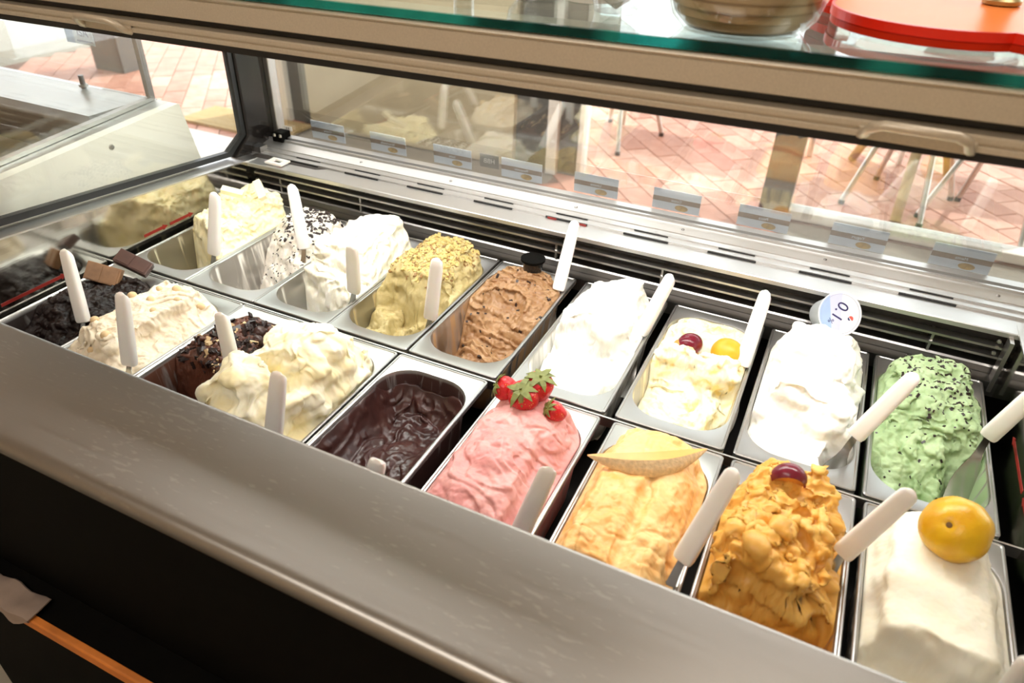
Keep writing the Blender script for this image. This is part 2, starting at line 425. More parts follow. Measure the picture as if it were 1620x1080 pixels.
def cafe_chair(x, y, rz, label):
    t = thing('cafe_chair', label, 'chair', (x, y, FZ), 'metal cafe chairs on the terrace'); t.rotation_euler = (0, 0, rz)
    for sx in (-1, 1):
        for ya, yb in ((.17, .26), (-.18, -.27)):
            lg = MB().tube([(sx*.12, ya*.9, .44), (sx*.21, yb, .02)], 0.015, 12).build('leg', M['alu'], t, smooth=True)
            MB().tube([(sx*.2095, yb*.995, .026), (sx*.2105, yb*1.005, .002)], 0.017, 12).build('foot_cap', M['gasket'], lg, smooth=True)
    MB().box(-.21, .21, -.2, .2, .44, .465).build('seat', M['white_paint'], t, bevel=0.01, seg=3, smooth=True)
    MB().tube([(-.19, .18, .46), (-.19, .22, .70), (-.15, .235, .80), (.15, .235, .80), (.19, .22, .70), (.19, .18, .46)], 0.011, 10).build('back_frame', M['alu'], t, smooth=True)
    MB().box(-.16, .16, .215, .235, .62, .79).build('backrest', M['white_paint'], t, bevel=0.006)
    return t
cafe_chair(-0.349, 3.852, math.radians(-15.7), 'metal cafe chair whose thin legs show left of the middle window')
cafe_chair(1.42, 3.62, math.radians(-18), 'metal cafe chair behind the right window, farther from the camera')
cafe_chair(1.86, 3.50, math.radians(60), 'metal cafe chair at the far right of the right window')
t = thing('round_table', 'round white table on three thick slanted brown legs', 'table', (1.42, 3.98, FZ))
MB().tube([(0.0, -.66, 0.004), (0.0, -.40, .72)], 0.027, 12).build('leg', M['brown_leg'], t, smooth=True)
MB().tube([(-.28, .25, 0.004), (-.05, .05, .72)], 0.027, 12).build('leg', M['brown_leg'], t, smooth=True)
MB().tube([(.28, .25, 0.004), (.05, .05, .72)], 0.027, 12).build('leg', M['brown_leg'], t, smooth=True)
MB().lathe([(.001, .715), (.44, .715), (.455, .73), (.45, .745), (.001, .75)], 40).build('tabletop', M['tabletop'], t, smooth=True)

# ------------------------------------------------------------------ the gelato display case
case = thing('display_case', 'steel and glass gelato display case filling the view, champagne beam across its top', 'display case', (0, 0, FZ))
def C_(mb, name, mat, parent=None, **kw):
    """build in world coordinates, then parent under the case empty (which stands on the floor)"""
    o = mb.build(name, mat, parent or case, **kw)
    if parent is None: o.location = (0, 0, -FZ)
    return o
XL, XR = -0.18, 1.372          # inner end walls
# counter along the server's side
R = 0.013
prof = [(-0.3425, 0.092), (-0.3425, 0.1195), (-0.3432, 0.1209), (-0.345, 0.1215), (-0.347, 0.1215), (-0.486, 0.1215)]
for k in range(9):
    a = math.radians(90+k*18); prof.append((-0.489+R*math.cos(a), 0.1085+R*math.sin(a)))
prof += [(-0.487, 0.093), (-0.345, 0.090)]
C_(MB().extrude_x(prof, -1.3, 2.2, (0.012, 0), (-0.024, 0)), 'counter', M['steel_counter'], smooth=True)
C_(MB().box(-1.3, 2.2, -0.482, -0.46, -0.62, 0.092), 'front_panel', M['black'])
C_(MB().box(-1.3, 2.2, -0.46, -0.44, -0.92, -0.62), 'plinth', M['black'])
# inner tank
C_(MB().box(XL-.02, XR+.02, -0.42, 0.42, -0.17, -0.15), 'tank_floor', M['tank'])
C_(MB().box(XL-.02, XR+.02, -0.40, -0.385, -0.15, 0.085), 'tank_wall', M['steel_dark'])
C_(MB().box(XL-.02, XR+.02, 0.42, 0.435, -0.15, 0.072), 'tank_wall', M['louver'])
# support ledges for the pans and the divider between the two rows
C_(MB().box(XL, XR, 0.366, 0.392, -0.03, -0.004), 'pan_support', M['steel_dark'])
C_(MB().extrude_x([(0.393, -0.03), (0.393, 0.008), (0.3955, 0.011), (0.412, 0.013), (0.412, -0.03)], XL, XR), 'pan_support', M['steel_dark'])
C_(MB().box(XL, XR, -0.0055, -0.0025, -0.02, -0.003), 'divider_bar', M['steel'])
# louvred air outlet under the sill: dark slats with thin bright rails
for z in (0.048, 0.030):
    C_(MB().extrude_x([(0.388, z-.0022), (0.388, z+.0018), (0.392, z+.0026), (0.405, z+.0022), (0.405, z-.0022)], XL+.012, XR-.01), 'louver_rail', M['steel'])
for x in (-0.10, 0.12, 0.585, 0.80, 1.26):
    C_(MB().box(x, x+.004, 0.392, 0.415, 0.013, 0.047), 'louver_bracket', M['steel'])
# sill on the customers' side, stepped, with air slots
sill_prof = [(0.383, 0.072), (0.383, 0.0795), (0.3845, 0.081), (0.436, 0.0805), (0.436, 0.0845), (0.452, 0.085), (0.452, 0.088), (0.468, 0.0885), (0.4685, 0.0905),
             (0.498, 0.096), (0.498, 0.1005), (0.504, 0.1005), (0.504, 0.0965), (0.511, 0.0965), (0.511, 0.103), (0.528, 0.104), (0.528, -0.1), (0.52, -0.1), (0.52, 0.072)]
sill = C_(MB().extrude_x(sill_prof, -0.215, 1.42, (0, -0.010), (0, 0.001)), 'sill', M['steel_sill'])
def zs(x): return -0.010+(x+.215)/1.635*0.011
k = 0
x = -0.108
while x < 1.33:
    MB().box(x, x+.088, 0.4335, 0.4365, 0.0800+zs(x+.04), 0.0834+zs(x+.04)).build('air_slot', M['gasket'], sill)
    MB().box(x+.016, x+.083, 0.4505, 0.4525, 0.0848+zs(x+.04), 0.0868+zs(x+.04)).build('air_slot', M['gasket'], sill)
    x += .163; k += 1
for x in (0.067, 0.300, 0.59, 0.81, 1.07, 1.345):
    mt = Matrix.Translation((x, 0.482, 0.0935+zs(x))) @ Matrix.Rotation(math.radians(12), 4, 'X')
    MB().lathe([(.0001, .0016), (.0018, .0014), (.0032, .0002), (.0032, -.002)], 10, mat=mt).build('screw', M['steel_dark'], sill)
for x in (0.549, 0.612):
    MB().box(x, x+.019, 0.4315, 0.4332, 0.0802+zs(x), 0.084+zs(x)).build('red_sticker', M['red_print'], sill)
# small white level frame and a clamp at the sill's left end
MB().poly([(x, y, z) for (x, y) in ((-.135, .392), (-.088, .392), (-.088, .424), (-.135, .424), (-.123, .401), (-.100, .401), (-.100, .415), (-.123, .415)) for z in (.0745, .0785)],
    [(0, 2, 10, 8), (2, 4, 12, 10), (4, 6, 14, 12), (6, 0, 8, 14), (1, 9, 11, 3), (3, 11, 13, 5), (5, 13, 15, 7), (7, 15, 9, 1), (0, 1, 3, 2), (2, 3, 5, 4), (4, 5, 7, 6), (6, 7, 1, 0), (8, 10, 11, 9), (10, 12, 13, 11), (12, 14, 15, 13), (14, 8, 9, 15)]).build('level_frame', M['white_plastic'], sill)
cl = MB().box(-.195, -.165, .492, .524, .085, .108).build('clamp', M['black'], sill, bevel=.002)
for xx in (-.187, -.170): MB().lathe([(.0001, .007), (.004, .006), (.0045, 0)], 10, c=(xx, .493, .099)).build('clamp_screw', M['steel'], cl, smooth=True)

# customers' glass (double glazed) with its side frame
C_(MB().box(-0.195, 1.41, 0.530, 0.536, 0.092, 0.62), 'front_glass', M['glass'])
C_(MB().box(-0.212, -0.198, 0.518, 0.545, 0.07, 0.62), 'glass_frame', M['steel'], bevel=.002)
C_(MB().box(1.41, 1.424, 0.518, 0.545, 0.08, 0.62), 'glass_frame', M['steel'], bevel=.002)
# left end: polished wall, ledge, end glass with black gasket, black corner post
def zl(y): return 0.101-0.090*(y-0.09)       # ledge falls gently toward the customers
Y0, Y1 = -0.40, 0.384
C_(MB().prism([(Y0, -.15), (Y1+.03, -.15), (Y1+.03, zl(Y1)-.004), (Y1, zl(Y1)-.002), (Y0, zl(Y0)-.002)], 'x', XL-.012, XL), 'end_wall', M['mirror'])
for a, b in ((-.36, -.232), (-.226, -.100), (.075, .135), (.141, .205)):
    m = MB().prism([(a, .0135), (b-.012, .0135), (b-.012, .0105), (b, .0165), (b-.012, .0225), (b-.012, .0195), (a, .0195)], 'x', XL, XL+.0005)
    C_(m, 'load_line', M['red_print'])
C_(MB().prism([(Y0, zl(Y0)-.003), (Y1+.06, zl(Y1+.06)-.003), (Y1+.06, zl(Y1+.06)), (Y0, zl(Y0))], 'x', XL-.075, XL+.001), 'end_ledge', M['steel'])
GX = -0.224
def gl_outline(o):   # end pane outline in (y,z), inset by o
    return [(-.45+o, zl(-.45)+.004+o), (.375-o*.4, zl(.375)+.004+o), (.432-o, .115+o*.4), (.432-o, .46-o), (-.45+o, .46-o)]
C_(MB().prism(gl_outline(0.004), 'x', GX-.003, GX+.003), 'end_glass', M['glass_end'])
outer, inner = gl_outline(0), gl_outline(0.012)
g = MB()
P = [(GX-.007, *p) for p in outer]+[(GX-.007, *p) for p in inner]+[(GX+.007, *p) for p in outer]+[(GX+.007, *p) for p in inner]
F = []
for i in range(5):
    j = (i+1) % 5
    F += [(i, j, 5+j, 5+i), (10+i, 15+i, 15+j, 10+j), (i, 10+i, 10+j, j), (5+i, 5+j, 15+j, 15+i)]
C_(g.poly(P, F), 'glass_gasket', M['gasket'])
C_(MB().prism([(.380, zl(.39)-.002), (.452, .066), (.522, .074), (.522, .50), (.434, .50), (.434, .113)], 'x', GX-.012, GX+.012), 'corner_post', M['blackgloss'], bevel=.003)
C_(MB().box(GX-.012, GX+.038, .437, .462, .066, .088), 'corner_bracket', M['steel_dark'])
# right end wall
C_(MB().prism([(Y0, -.15), (Y1+.03, -.15), (Y1+.03, .078), (Y1, .079), (Y0, .10)], 'x', XR, XR+.012), 'end_wall', M['mirror'])
for a, b in ((-.10, .07), (.08, .20)):
    C_(MB().prism([(a, .0135), (b-.012, .0135), (b-.012, .0105), (b, .0165), (b-.012, .0225), (b-.012, .0195), (a, .0195)], 'x', XR-.0005, XR), 'load_line', M['red_print'])
C_(MB().prism([(Y0, .10), (.44, .078), (.44, .081), (Y0, .103)], 'x', XR-.001, XR+.07), 'end_ledge', M['steel'])
C_(MB().prism([(-.45, .115), (.43, .09), (.43, .47), (-.45, .47)], 'x', XR+.040, XR+.046), 'end_glass', M['glass_end'])
C_(MB().box(XR-.012, XR-.006, .362, .386, -.02, .075), 'corner_bracket', M['steel'])
for yy, zz in ((.3818, .064), (.3818, .054), (.3818, .042)):
    C_(MB().lathe([(.0001, .004), (.003, .0035), (.0036, 0)], 10, mat=Matrix.Translation((XR-.022, yy, zz)) @ Matrix.Rotation(math.radians(90), 4, 'X')), 'screw', M['steel'], smooth=True)

# beam with the flip-up lid frame, shelf of glass on top
def dz(x): return 0.0165*(x-0.69)
BX0, BX1 = -0.75, 1.75
def beam(prof, name, mat, **kw): return C_(MB().extrude_x(prof, BX0, BX1, (0, dz(BX0)), (0, dz(BX1))), name, mat, **kw)
beam([(-.047, .4910), (-.051, .4915), (-.052, .4925), (-.052, .4935), (-.052, .5140), (-.052, .5150), (-.0505, .5160), (-.0525, .5168), (-.0545, .5190), (-.053, .5220), (-.050, .5238), (-.045, .524), (.03, .524), (.10, .512), (.10, .4895), (-.03, .4895)], 'beam', M['champagne'], smooth=True)
lid = beam([(-.058, .466), (-.0585, .4665), (-.0585, .4710), (-.0575, .4720), (-.0550, .4724), (-.0550, .4737), (-.0570, .4741), (-.0575, .4750), (-.0575, .4795), (-.056, .4812), (-.030, .4812), (-.030, .466)], 'lid_frame', M['champagne'])
beam([(-.057, .4575), (-.057, .466), (-.020, .466), (-.020, .4575)], 'lid_gasket', M['gasket'])
beam([(-.036, .4812), (-.036, .4910), (-.026, .4910), (-.026, .4812)], 'lid_gap_seal', M['gasket'])
beam([(-.030, .4665), (-.030, .487), (.098, .487), (.098, .472), (.02, .4665)], 'lamp_housing', M['black'])
for xc, lab in ((0.050, 0), (1.100, 0)):
    zc = 0.4745+dz(xc)
    h = MB()
    pts = [(xc-.046, -.056, zc-.007), (xc-.044, -.064, zc-.004), (xc-.040, -.073, zc+.004), (xc-.030, -.078, zc+.009), (xc+.030, -.078, zc+.009), (xc+.040, -.073, zc+.004), (xc+.044, -.064, zc-.004), (xc+.046, -.056, zc-.007)]
    h.tube(pts, [.0052, .0052, .005, .0048, .0048, .005, .0052, .0052], 10)
    h.build('handle', M['champagne'], lid, smooth=True)
    MB().box(xc-.050, xc+.050, -.0605, -.0575, zc-.0105, zc+.0015).build('handle_plate', M['champagne'], lid, bevel=.001)
# glass shelf
sz = 0.5245
C_(MB().poly([(BX0, -.055, sz+dz(BX0)), (BX1, -.055, sz+dz(BX1)), (BX1, .53, sz+dz(BX1)), (BX0, .53, sz+dz(BX0)),
             (BX0, -.055, sz+.009+dz(BX0)), (BX1, -.055, sz+.009+dz(BX1)), (BX1, .53, sz+.009+dz(BX1)), (BX0, .53, sz+.009+dz(BX0))],
            [(0, 3, 2, 1), (4, 5, 6, 7), (1, 2, 6, 5), (3, 0, 4, 7), (2, 3, 7, 6)]), 'shelf_glass', M['glass_shelf'])
C_(MB().extrude_x([(-.0555, sz), (-.0555, sz+.009), (-.0545, sz+.0092), (-.049, sz+.0092), (-.049, sz), ], BX0, BX1, (0, dz(BX0)), (0, dz(BX1))), 'shelf_edge', M['glass_edge'])
def shelf_z(x): return sz+.0095+dz(x)

# flavour card reflections, built as cards on an added clear strip outside the customers' glass
strip = C_(MB().poly([(-.19, .545, .09), (1.40, .545, .097), (1.40, .549, .157), (-.19, .549, .150), (-.19, .548, .09), (1.40, .548, .097), (1.40, .552, .157), (-.19, .552, .150)],
    [(0, 1, 2, 3), (7, 6, 5, 4), (0, 4, 5, 1), (1, 5, 6, 2), (2, 6, 7, 3), (3, 7, 4, 0)]), 'reflection_strip', M['acrylic'])
words = ['Crema', 'Stracciatella', 'Latte', 'Pistacchio', 'Limone', 'Cocco', 'Pesca', 'Yogurt', 'Menta']
place = ['leftmost, below the cream gelato reflection', 'second from the left', 'third from the left', 'fourth, beside the white post', 'fifth, right of the white post', 'sixth from the left', 'seventh, at the right grey post', 'second from the right', 'rightmost']
for i in range(9):
    xc = -0.075+i*0.17; z0 = .094+zs(xc)*.5
    t = thing('card_reflection', 'pale blue card standing in for a reflection in the front glass, '+place[i], 'card', (xc, .5535, z0), 'flavour cards behind the customers\' glass')
    t.rotation_euler = (math.radians(3.8), 0, 0)
    MB().box(-.048, .048, 0, .0012, 0, .043).build('card', M['card_blue'], t)
    MB().box(-.048, .048, -.0006, -.0001, .017, .027).build('brown_band', M['card_brown'], t)
    text_mesh('lettering', words[i], .008, M['card_blue'], t, Matrix.Translation((0, -.0008, .022)) @ Matrix.Rotation(math.radians(90), 4, 'X') @ Matrix.Scale(-1, 4, (1, 0, 0)))
    mt = Matrix.Translation((.012, -.0003, .0085)) @ Matrix.Rotation(math.radians(90), 4, 'X') @ Matrix.Diagonal((1.5, .7, 1, 1))
    MB().lathe([(.0001, .0005), (.009, .0005), (.009, 0)], 14, mat=mt).build('photo_print', M['card_photo'], t)

t = thing('tag_reflection', 'small dark grey tag with pale letters, standing in for a reflection in the front glass, between two cards', 'tag', (.3565, .5535, .118))  # another reflection in the glass, built as a solid plate behind it
t.rotation_euler = (math.radians(3.8), 0, 0)
MB().box(-.023, .023, 0, .0012, -.015, .015).build('plate', M['post_grey'], t)
text_mesh('lettering', 'HBB', .015, M['white_paint'], t, Matrix.Translation((0, -.0003, 0)) @ Matrix.Rotation(math.radians(90), 4, 'X') @ Matrix.Scale(-1, 4, (1, 0, 0)))
gt = C_(MB().box(-.190, -.164, .5292, .5299, .103, .114), 'glass_tag', M['white_paint'])
text_mesh('lettering', '8 8', .008, M['ink_grey'], gt, Matrix.Translation((-.177, .5290, .1085)) @ Matrix.Rotation(math.radians(90), 4, 'X'))

# ------------------------------------------------------------------ objects on the glass shelf
def on_shelf(name, label, cat, x, y, group=None):
    t = thing(name, label, cat, (x, y, shelf_z(x)+.0003), group); t.rotation_euler = (0, -math.atan(.0165), 0); return t
t = on_shelf('glass_bowl', 'large clear round glass bowl of brown wafers on the glass shelf', 'bowl', 0.912, 0.026)
bw = [(.001, 0), (.055, .0), (.066, .012), (.0735, .035), (.076, .06), (.072, .09), (.062, .112), (.058, .118), (.056, .117), (.060, .111), (.070, .089), (.0735, .06), (.071, .036), (.064, .015), (.053, .003), (.001, .003)]
MB().lathe([(a*1.10, b*1.05) for a, b in bw], 48).build('bowl', M['glass_bowl'], t, smooth=True)
for k in range(6):
    r0 = (.058, .068, .0735, .0760, .0765, .0765)[k]
    MB().lathe([(.001, .0045+k*.0095), (r0-.002, .0045+k*.0095), (r0, .006+k*.0095), (r0, .0125+k*.0095), (r0-.002, .0138+k*.0095), (.001, .0138+k*.0095)], 36).build('wafer', M['wafer'], t)
# orange acrylic cone stand
t = on_shelf('cone_stand', 'scalloped translucent orange acrylic stand with a brown rod on the shelf', 'stand', 1.158, 0.205)
def scallop(r0, amp, n=144, lobes=5, ph=0.0):
    out = []
    for k in range(n):
        a = 2*math.pi*k/n
        r = r0*(1+amp*(abs(math.sin(lobes/2*(a-ph)))**0.8-.5)); out.append((r*math.cos(a), r*math.sin(a)))
    return out
oc = scallop(.190, .17, ph=math.radians(-90)); 
def plate(mb, o, z0, z1): return mb.prism(o, 'z', z0, z1)
plate(MB(), [(a*.985, b*.985) for a, b in oc], .0095, .0180).build('plate', M['orange_acrylic'], t)
r_ = MB(); n = len(oc)
P = [(a, b, .0092) for a, b in oc]+[(a, b, .0185) for a, b in oc]+[(a*.984, b*.984, .0092) for a, b in oc]+[(a*.984, b*.984, .0185) for a, b in oc]
F = []
for i in range(n):
    j = (i+1) % n; F += [(i, j, n+j, n+i), (2*n+i, 3*n+i, 3*n+j, 2*n+j), (n+i, n+j, 3*n+j, 3*n+i), (i, 2*n+i, 2*n+j, j)]
r_.poly(P, F).build('plate_edge', M['red_acrylic'], t)
plate(MB(), [(a*.992, b*.992) for a, b in oc], .0012, .0086).build('lower_plate', plain('deep_red_acrylic', srgb(214, 46, 16), .3, Specular_IOR_Level=.1), t, bevel=.0008)
for k in range(3):
    a = 2*math.pi*k/3+.6; MB().lathe([(.010, 0), (.010, .002)], 16, c=(.11*math.cos(a), .11*math.sin(a), 0)).build('foot', M['red_acrylic'], t, smooth=True)
MB().lathe([(.014, .020), (.014, .22)], 24, c=(0, 0, 0)).build('rod', M['brown_rod'], t, smooth=True)
MB().lathe([(.016, .0180), (.0195, .0195), (.0195, .0235), (.016, .0265)], 24, c=(0, 0, 0)).build('rod_collar', M['brass'], t, smooth=True)
# stacked clear plastic tubs, white roll, spice pot
t = on_shelf('plastic_tub', 'crinkled clear plastic tub at the left end of the shelf items', 'tub', 0.655, 0.105)
MB().lathe([(.001, 0), (.034, 0), (.045, .012), (.052, .05), (.055, .07), (.053, .07), (.050, .05), (.043, .014), (.033, .002), (.001, .002)], 28).build('tub', M['clear_plastic'], t, smooth=True)
t = on_shelf('plastic_tub', 'clear plastic tub leaning against the white paper roll', 'tub', 0.765, 0.055)
MB().lathe([(.001, 0), (.024, 0), (.030, .02), (.034, .08), (.032, .08), (.028, .02), (.001, .002)], 28).build('tub', M['clear_plastic'], t, smooth=True)
t = on_shelf('paper_roll', 'upright white paper roll on the shelf among clear tubs', 'paper roll', 0.715, 0.120)
MB().lathe([(.012, 0), (.036, 0), (.036, .11), (.012, .11)], 32).build('paper', M['white_paper'], t)
t = on_shelf('glass_jar', 'small gold-bottomed glass jar standing alone on the shelf', 'jar', 0.545, 0.095)
MB().lathe([(.001, 0), (.013, 0), (.014, .003), (.014, .008), (.001, .009)], 24).build('base', M['brass'], t, smooth=True)
MB().lathe([(.0135, .008), (.0135, .06), (.0125, .06), (.0125, .009)], 24).build('glass', M['glass_bowl'], t, smooth=True)

# ------------------------------------------------------------------ neighbouring case beyond the end glass
nb = thing('neighbour_case', 'second glass display case with a cream end panel, left of the end glass', 'display case', (-0.62, 0, FZ))
def N_(mb, name, mat, parent=None, **kw):
    o = mb.build(name, mat, parent or nb, **kw)
    if parent is None: o.location = (0.62, 0, -FZ)
    return o
pn = N_(MB().prism([(-.75, .120), (.330, .1985), (.336, .1965), (.364, .055), (.364, -.92), (-.75, -.92)], 'x', -.325, -.300), 'end_panel', M['cream_panel'])
MB().lathe([(.0001, .003), (.005, .0025), (.0062, 0)], 16, mat=Matrix.Translation((-.300, .146, .158)) @ Matrix.Rotation(math.radians(90), 4, 'Y')).build('screw', M['steel'], pn, smooth=True)
N_(MB().prism([(-.72, .10), (.352, .19), (.352, .182), (-.72, .09)], 'x', -.42, -.326), 'ledge', M['steel_sill'])
N_(MB().box(-1.3, -.42, .20, .352, .165, .187), 'sill', M['steel_sill'])
N_(MB().box(-1.3, -.42, .19, .345, -.05, .0), 'pan_support', M['steel_dark'])
N_(MB().box(-1.3, -.40, .352, .364, -.92, .187), 'front_wall', M['steel'])
N_(MB().box(-1.3, -.40, .350, .356, .188, .50), 'front_glass', M['glass_end'])
N_(MB().box(-.412, -.400, .346, .360, .188, .50), 'glass_frame', M['steel'])
N_(MB().prism([(-.7, .105), (.34, .192), (.34, .50), (-.7, .50)], 'x', -.398, -.392), 'end_glass', M['glass_end'])
N_(MB().prism([(-.72, .1025), (.346, .1905), (.346, .1985), (-.72, .1105)], 'x', -.402, -.386), 'glass_frame', M['steel'])
N_(MB().box(-1.3, -.42, -.35, .19, -.02, .0), 'inner_floor', M['steel'])
hg = N_(MB().lathe([(.006, 0), (.006, .03)], 12, c=(-.60, .335, .188)), 'hinge', M['steel_dark'], smooth=True)
MB().lathe([(.010, .004), (.010, .010)], 12, c=(-.60, .335, .188)).build('hinge_ring', M['steel'], hg, smooth=True)

# sticker on the neighbour's front glass
st = MB().box(-.045, .045, -.0006, 0, -.02, .02).build('sticker', M['card_blue'], nb)
st.location = (-0.584+0.62, .3495, .306-FZ); st['label'] = 'blue and white sticker with dark letters'
MB().box(-.045, -.018, -.0010, -.0007, -.02, .02).build('sticker_band', plain('sticker_blue', srgb(120, 150, 190), .6), st)
text_mesh('lettering', 'ISA', .026, M['ink'], st, Matrix.Translation((.013, -.0012, .005)) @ Matrix.Rotation(math.radians(90), 4, 'X'))
MB().box(-.010, .040, -.0012, -.0008, -.0145, -.0115).build('sticker_line', M['ink'], st)

# ------------------------------------------------------------------ gelato pans
PW, PL, PD = 0.161, 0.357, 0.125
OA, OB, OR_ = 0.0735, 0.1525, 0.052        # half opening, corner radius
def rrect(a, b, r, k=9):
    r = min(r, a-1e-4, b-1e-4); pts = []
    for q, (sx, sy) in enumerate(((1, 1), (-1, 1), (-1, -1), (1, -1))):
        for j in range(k):
            t = math.radians(90*q+90*j/(k-1)); pts.append((sx*(a-r)+r*math.cos(t), sy*(b-r)+r*math.sin(t)))
    return pts
def pan_mesh():
    rings = []
    def ring(a, b, r, z): rings.append([(x, y, z) for x, y in rrect(a, b, r)])
    A, B = PW/2, PL/2
    ring(A-.0006, B-.0006, .005, -.009); ring(A, B, .0055, -.0085); ring(A, B, .0055, -.0012); ring(A-.0012, B-.0012, .005, 0); ring(A-.0030, B-.0030, .004, 0)
    ring(A-.0042, B-.0042, .004, -.0014); ring(OA+.003, OB+.003, OR_+.002, -.0014); ring(OA+.001, OB+.001, OR_, -.0020); ring(OA, OB, OR_, -.0042)
    for t in (.25, .5, .75, 1.0):
        s = t; ring(OA-.010*s, OB-.014*s, OR_-.010*s, -.0042-(PD-.022)*s)
    ring(OA-.015, OB-.019, OR_-.014, -PD+.008); ring(OA-.026, OB-.030, OR_-.020, -PD+.001); ring(OA-.05, OB-.06, .02, -PD)
    n = len(rings[0]); V = [p for r in rings for p in r]; F = []
    for i in range(len(rings)-1):
        for k in range(n): F.append((i*n+k, i*n+(k+1) % n, (i+1)*n+(k+1) % n, (i+1)*n+k))
    F.append(tuple((len(rings)-1)*n+k for k in range(n)))
    me = bpy.data.meshes.new('gelato_pan'); me.from_pydata(V, [], F); me.update()
    bm = bmesh.new(); bm.from_mesh(me); bmesh.ops.recalc_face_normals(bm, faces=bm.faces)
    for f in bm.faces: f.normal_flip() if False else None
    bm.to_mesh(me); bm.free(); me.materials.append(M['pan']); shade(me, 0.6)
    return me
PAN_ME = pan_mesh()
BXL = [-.164, -.002, .159, .321, .486, .667, .843, 1.017, 1.187]
FXL = [-.172, -.010, .152, .315, .480, .666, .847, 1.019, 1.190]
def pan_center(key):
    i = int(key[1])
    return (BXL[i]+.081, .180) if key[0] == 'B' else (FXL[i]+.081, -.1885)
PANS = {
 'B0': ('cream custard', (0.85, .78, .5, .35)), 'B1': ('chocolate flake', (.8, .76, .7, .55)), 'B2': ('fluffy white', (.85, .83, .76, .45)),
 'B3': ('pistachio', (.5, .4, .18, .55)), 'B4': ('brown coffee', (.42, .25, .12, .75)), 'B5': ('plain snow white', (.85, .84, .8, .8)),
 'B6': ('apricot swirl', (.82, .74, .5, .7)), 'B7': ('piled white yoghurt', (.85, .85, .82, .5)), 'B8': ('mint green', (.28, .4, .2, .9)),
 'F0': ('black chocolate', (.02, .012, .01, 1)), 'F1': ('hazelnut nougat', (.7, .6, .45, .8)), 'F2': ('nutty chocolate', (.1, .035, .018, .95)),
 'F3': ('yellow cream', (.85, .76, .45, .6)), 'F4': ('glossy dark chocolate', (.045, .016, .013, 1)), 'F5': ('pink strawberry', (.7, .3, .28, .9)),
 'F6': ('orange melon', (.85, .42, .12, .8)), 'F7': ('yellow peach', (.65, .33, .07, .9)), 'F8': ('ivory lemon', (.8, .74, .6, .6))}
for key, (fl, col) in PANS.items():
    cx, cy = pan_center(key)
    o = obj('gelato_pan', PAN_ME, None, (cx, cy, 0)); o.color = col
    tag(o, 'steel gelato pan holding the %s gelato' % fl, 'pan', 'steel gelato pans in the case')

# ------------------------------------------------------------------ gelato
NX, NY = 116, 214
_u, _v = np.meshgrid(np.linspace(-1, 1, NX), np.linspace(-1, 1, NY))
U, V = _u.ravel(), _v.ravel()
def _rr_map(u, v):
    """square -> rounded rectangle of the pan opening"""
    x, y = u*OA, v*OB
    r = OR_; ax, ay = OA-r, OB-r
    mx = np.maximum(np.abs(u), np.abs(v)); mx = np.where(mx < 1e-9, 1, mx)
    bx, by = x/mx, y/mx                          # point on the rectangle's edge
    qx, qy = np.maximum(np.abs(bx)-ax, 0), np.maximum(np.abs(by)-ay, 0)
    corner = (np.abs(bx) > ax) & (np.abs(by) > ay)
    # scale along the ray so that the edge point falls on the corner arc
    px, py = np.abs(bx), np.abs(by)
    A_ = px**2+py**2; B_ = -2*(px*ax+py*ay); C__ = ax**2+ay**2-r**2
    D_ = np.maximum(B_*B_-4*A_*C__, 0); t = (-B_+np.sqrt(D_))/(2*A_)
    t = np.where(corner, np.minimum(t, 1), 1.0)
    t = 1+(t-1)*mx**2
    return x*t, y*t
X0, Y0_ = _rr_map(U, V)
RM = np.maximum(np.abs(U), np.abs(V))
FACES = None
def faces_grid():
    i = np.arange(NX*NY).reshape(NY, NX)
    return np.stack([i[:-1, :-1], i[:-1, 1:], i[1:, 1:], i[1:, :-1]], -1).reshape(-1, 4)
GRID = faces_grid()
class Ctx: pass
def relax(P, it, lam=.6):
    G = P.reshape(NY, NX, 3).copy()
    for _ in range(it):
        G[1:-1, 1:-1] += lam*((G[:-2, 1:-1]+G[2:, 1:-1]+G[1:-1, :-2]+G[1:-1, 2:])/4-G[1:-1, 1:-1])
    return G.reshape(-1, 3)
GEL = {}
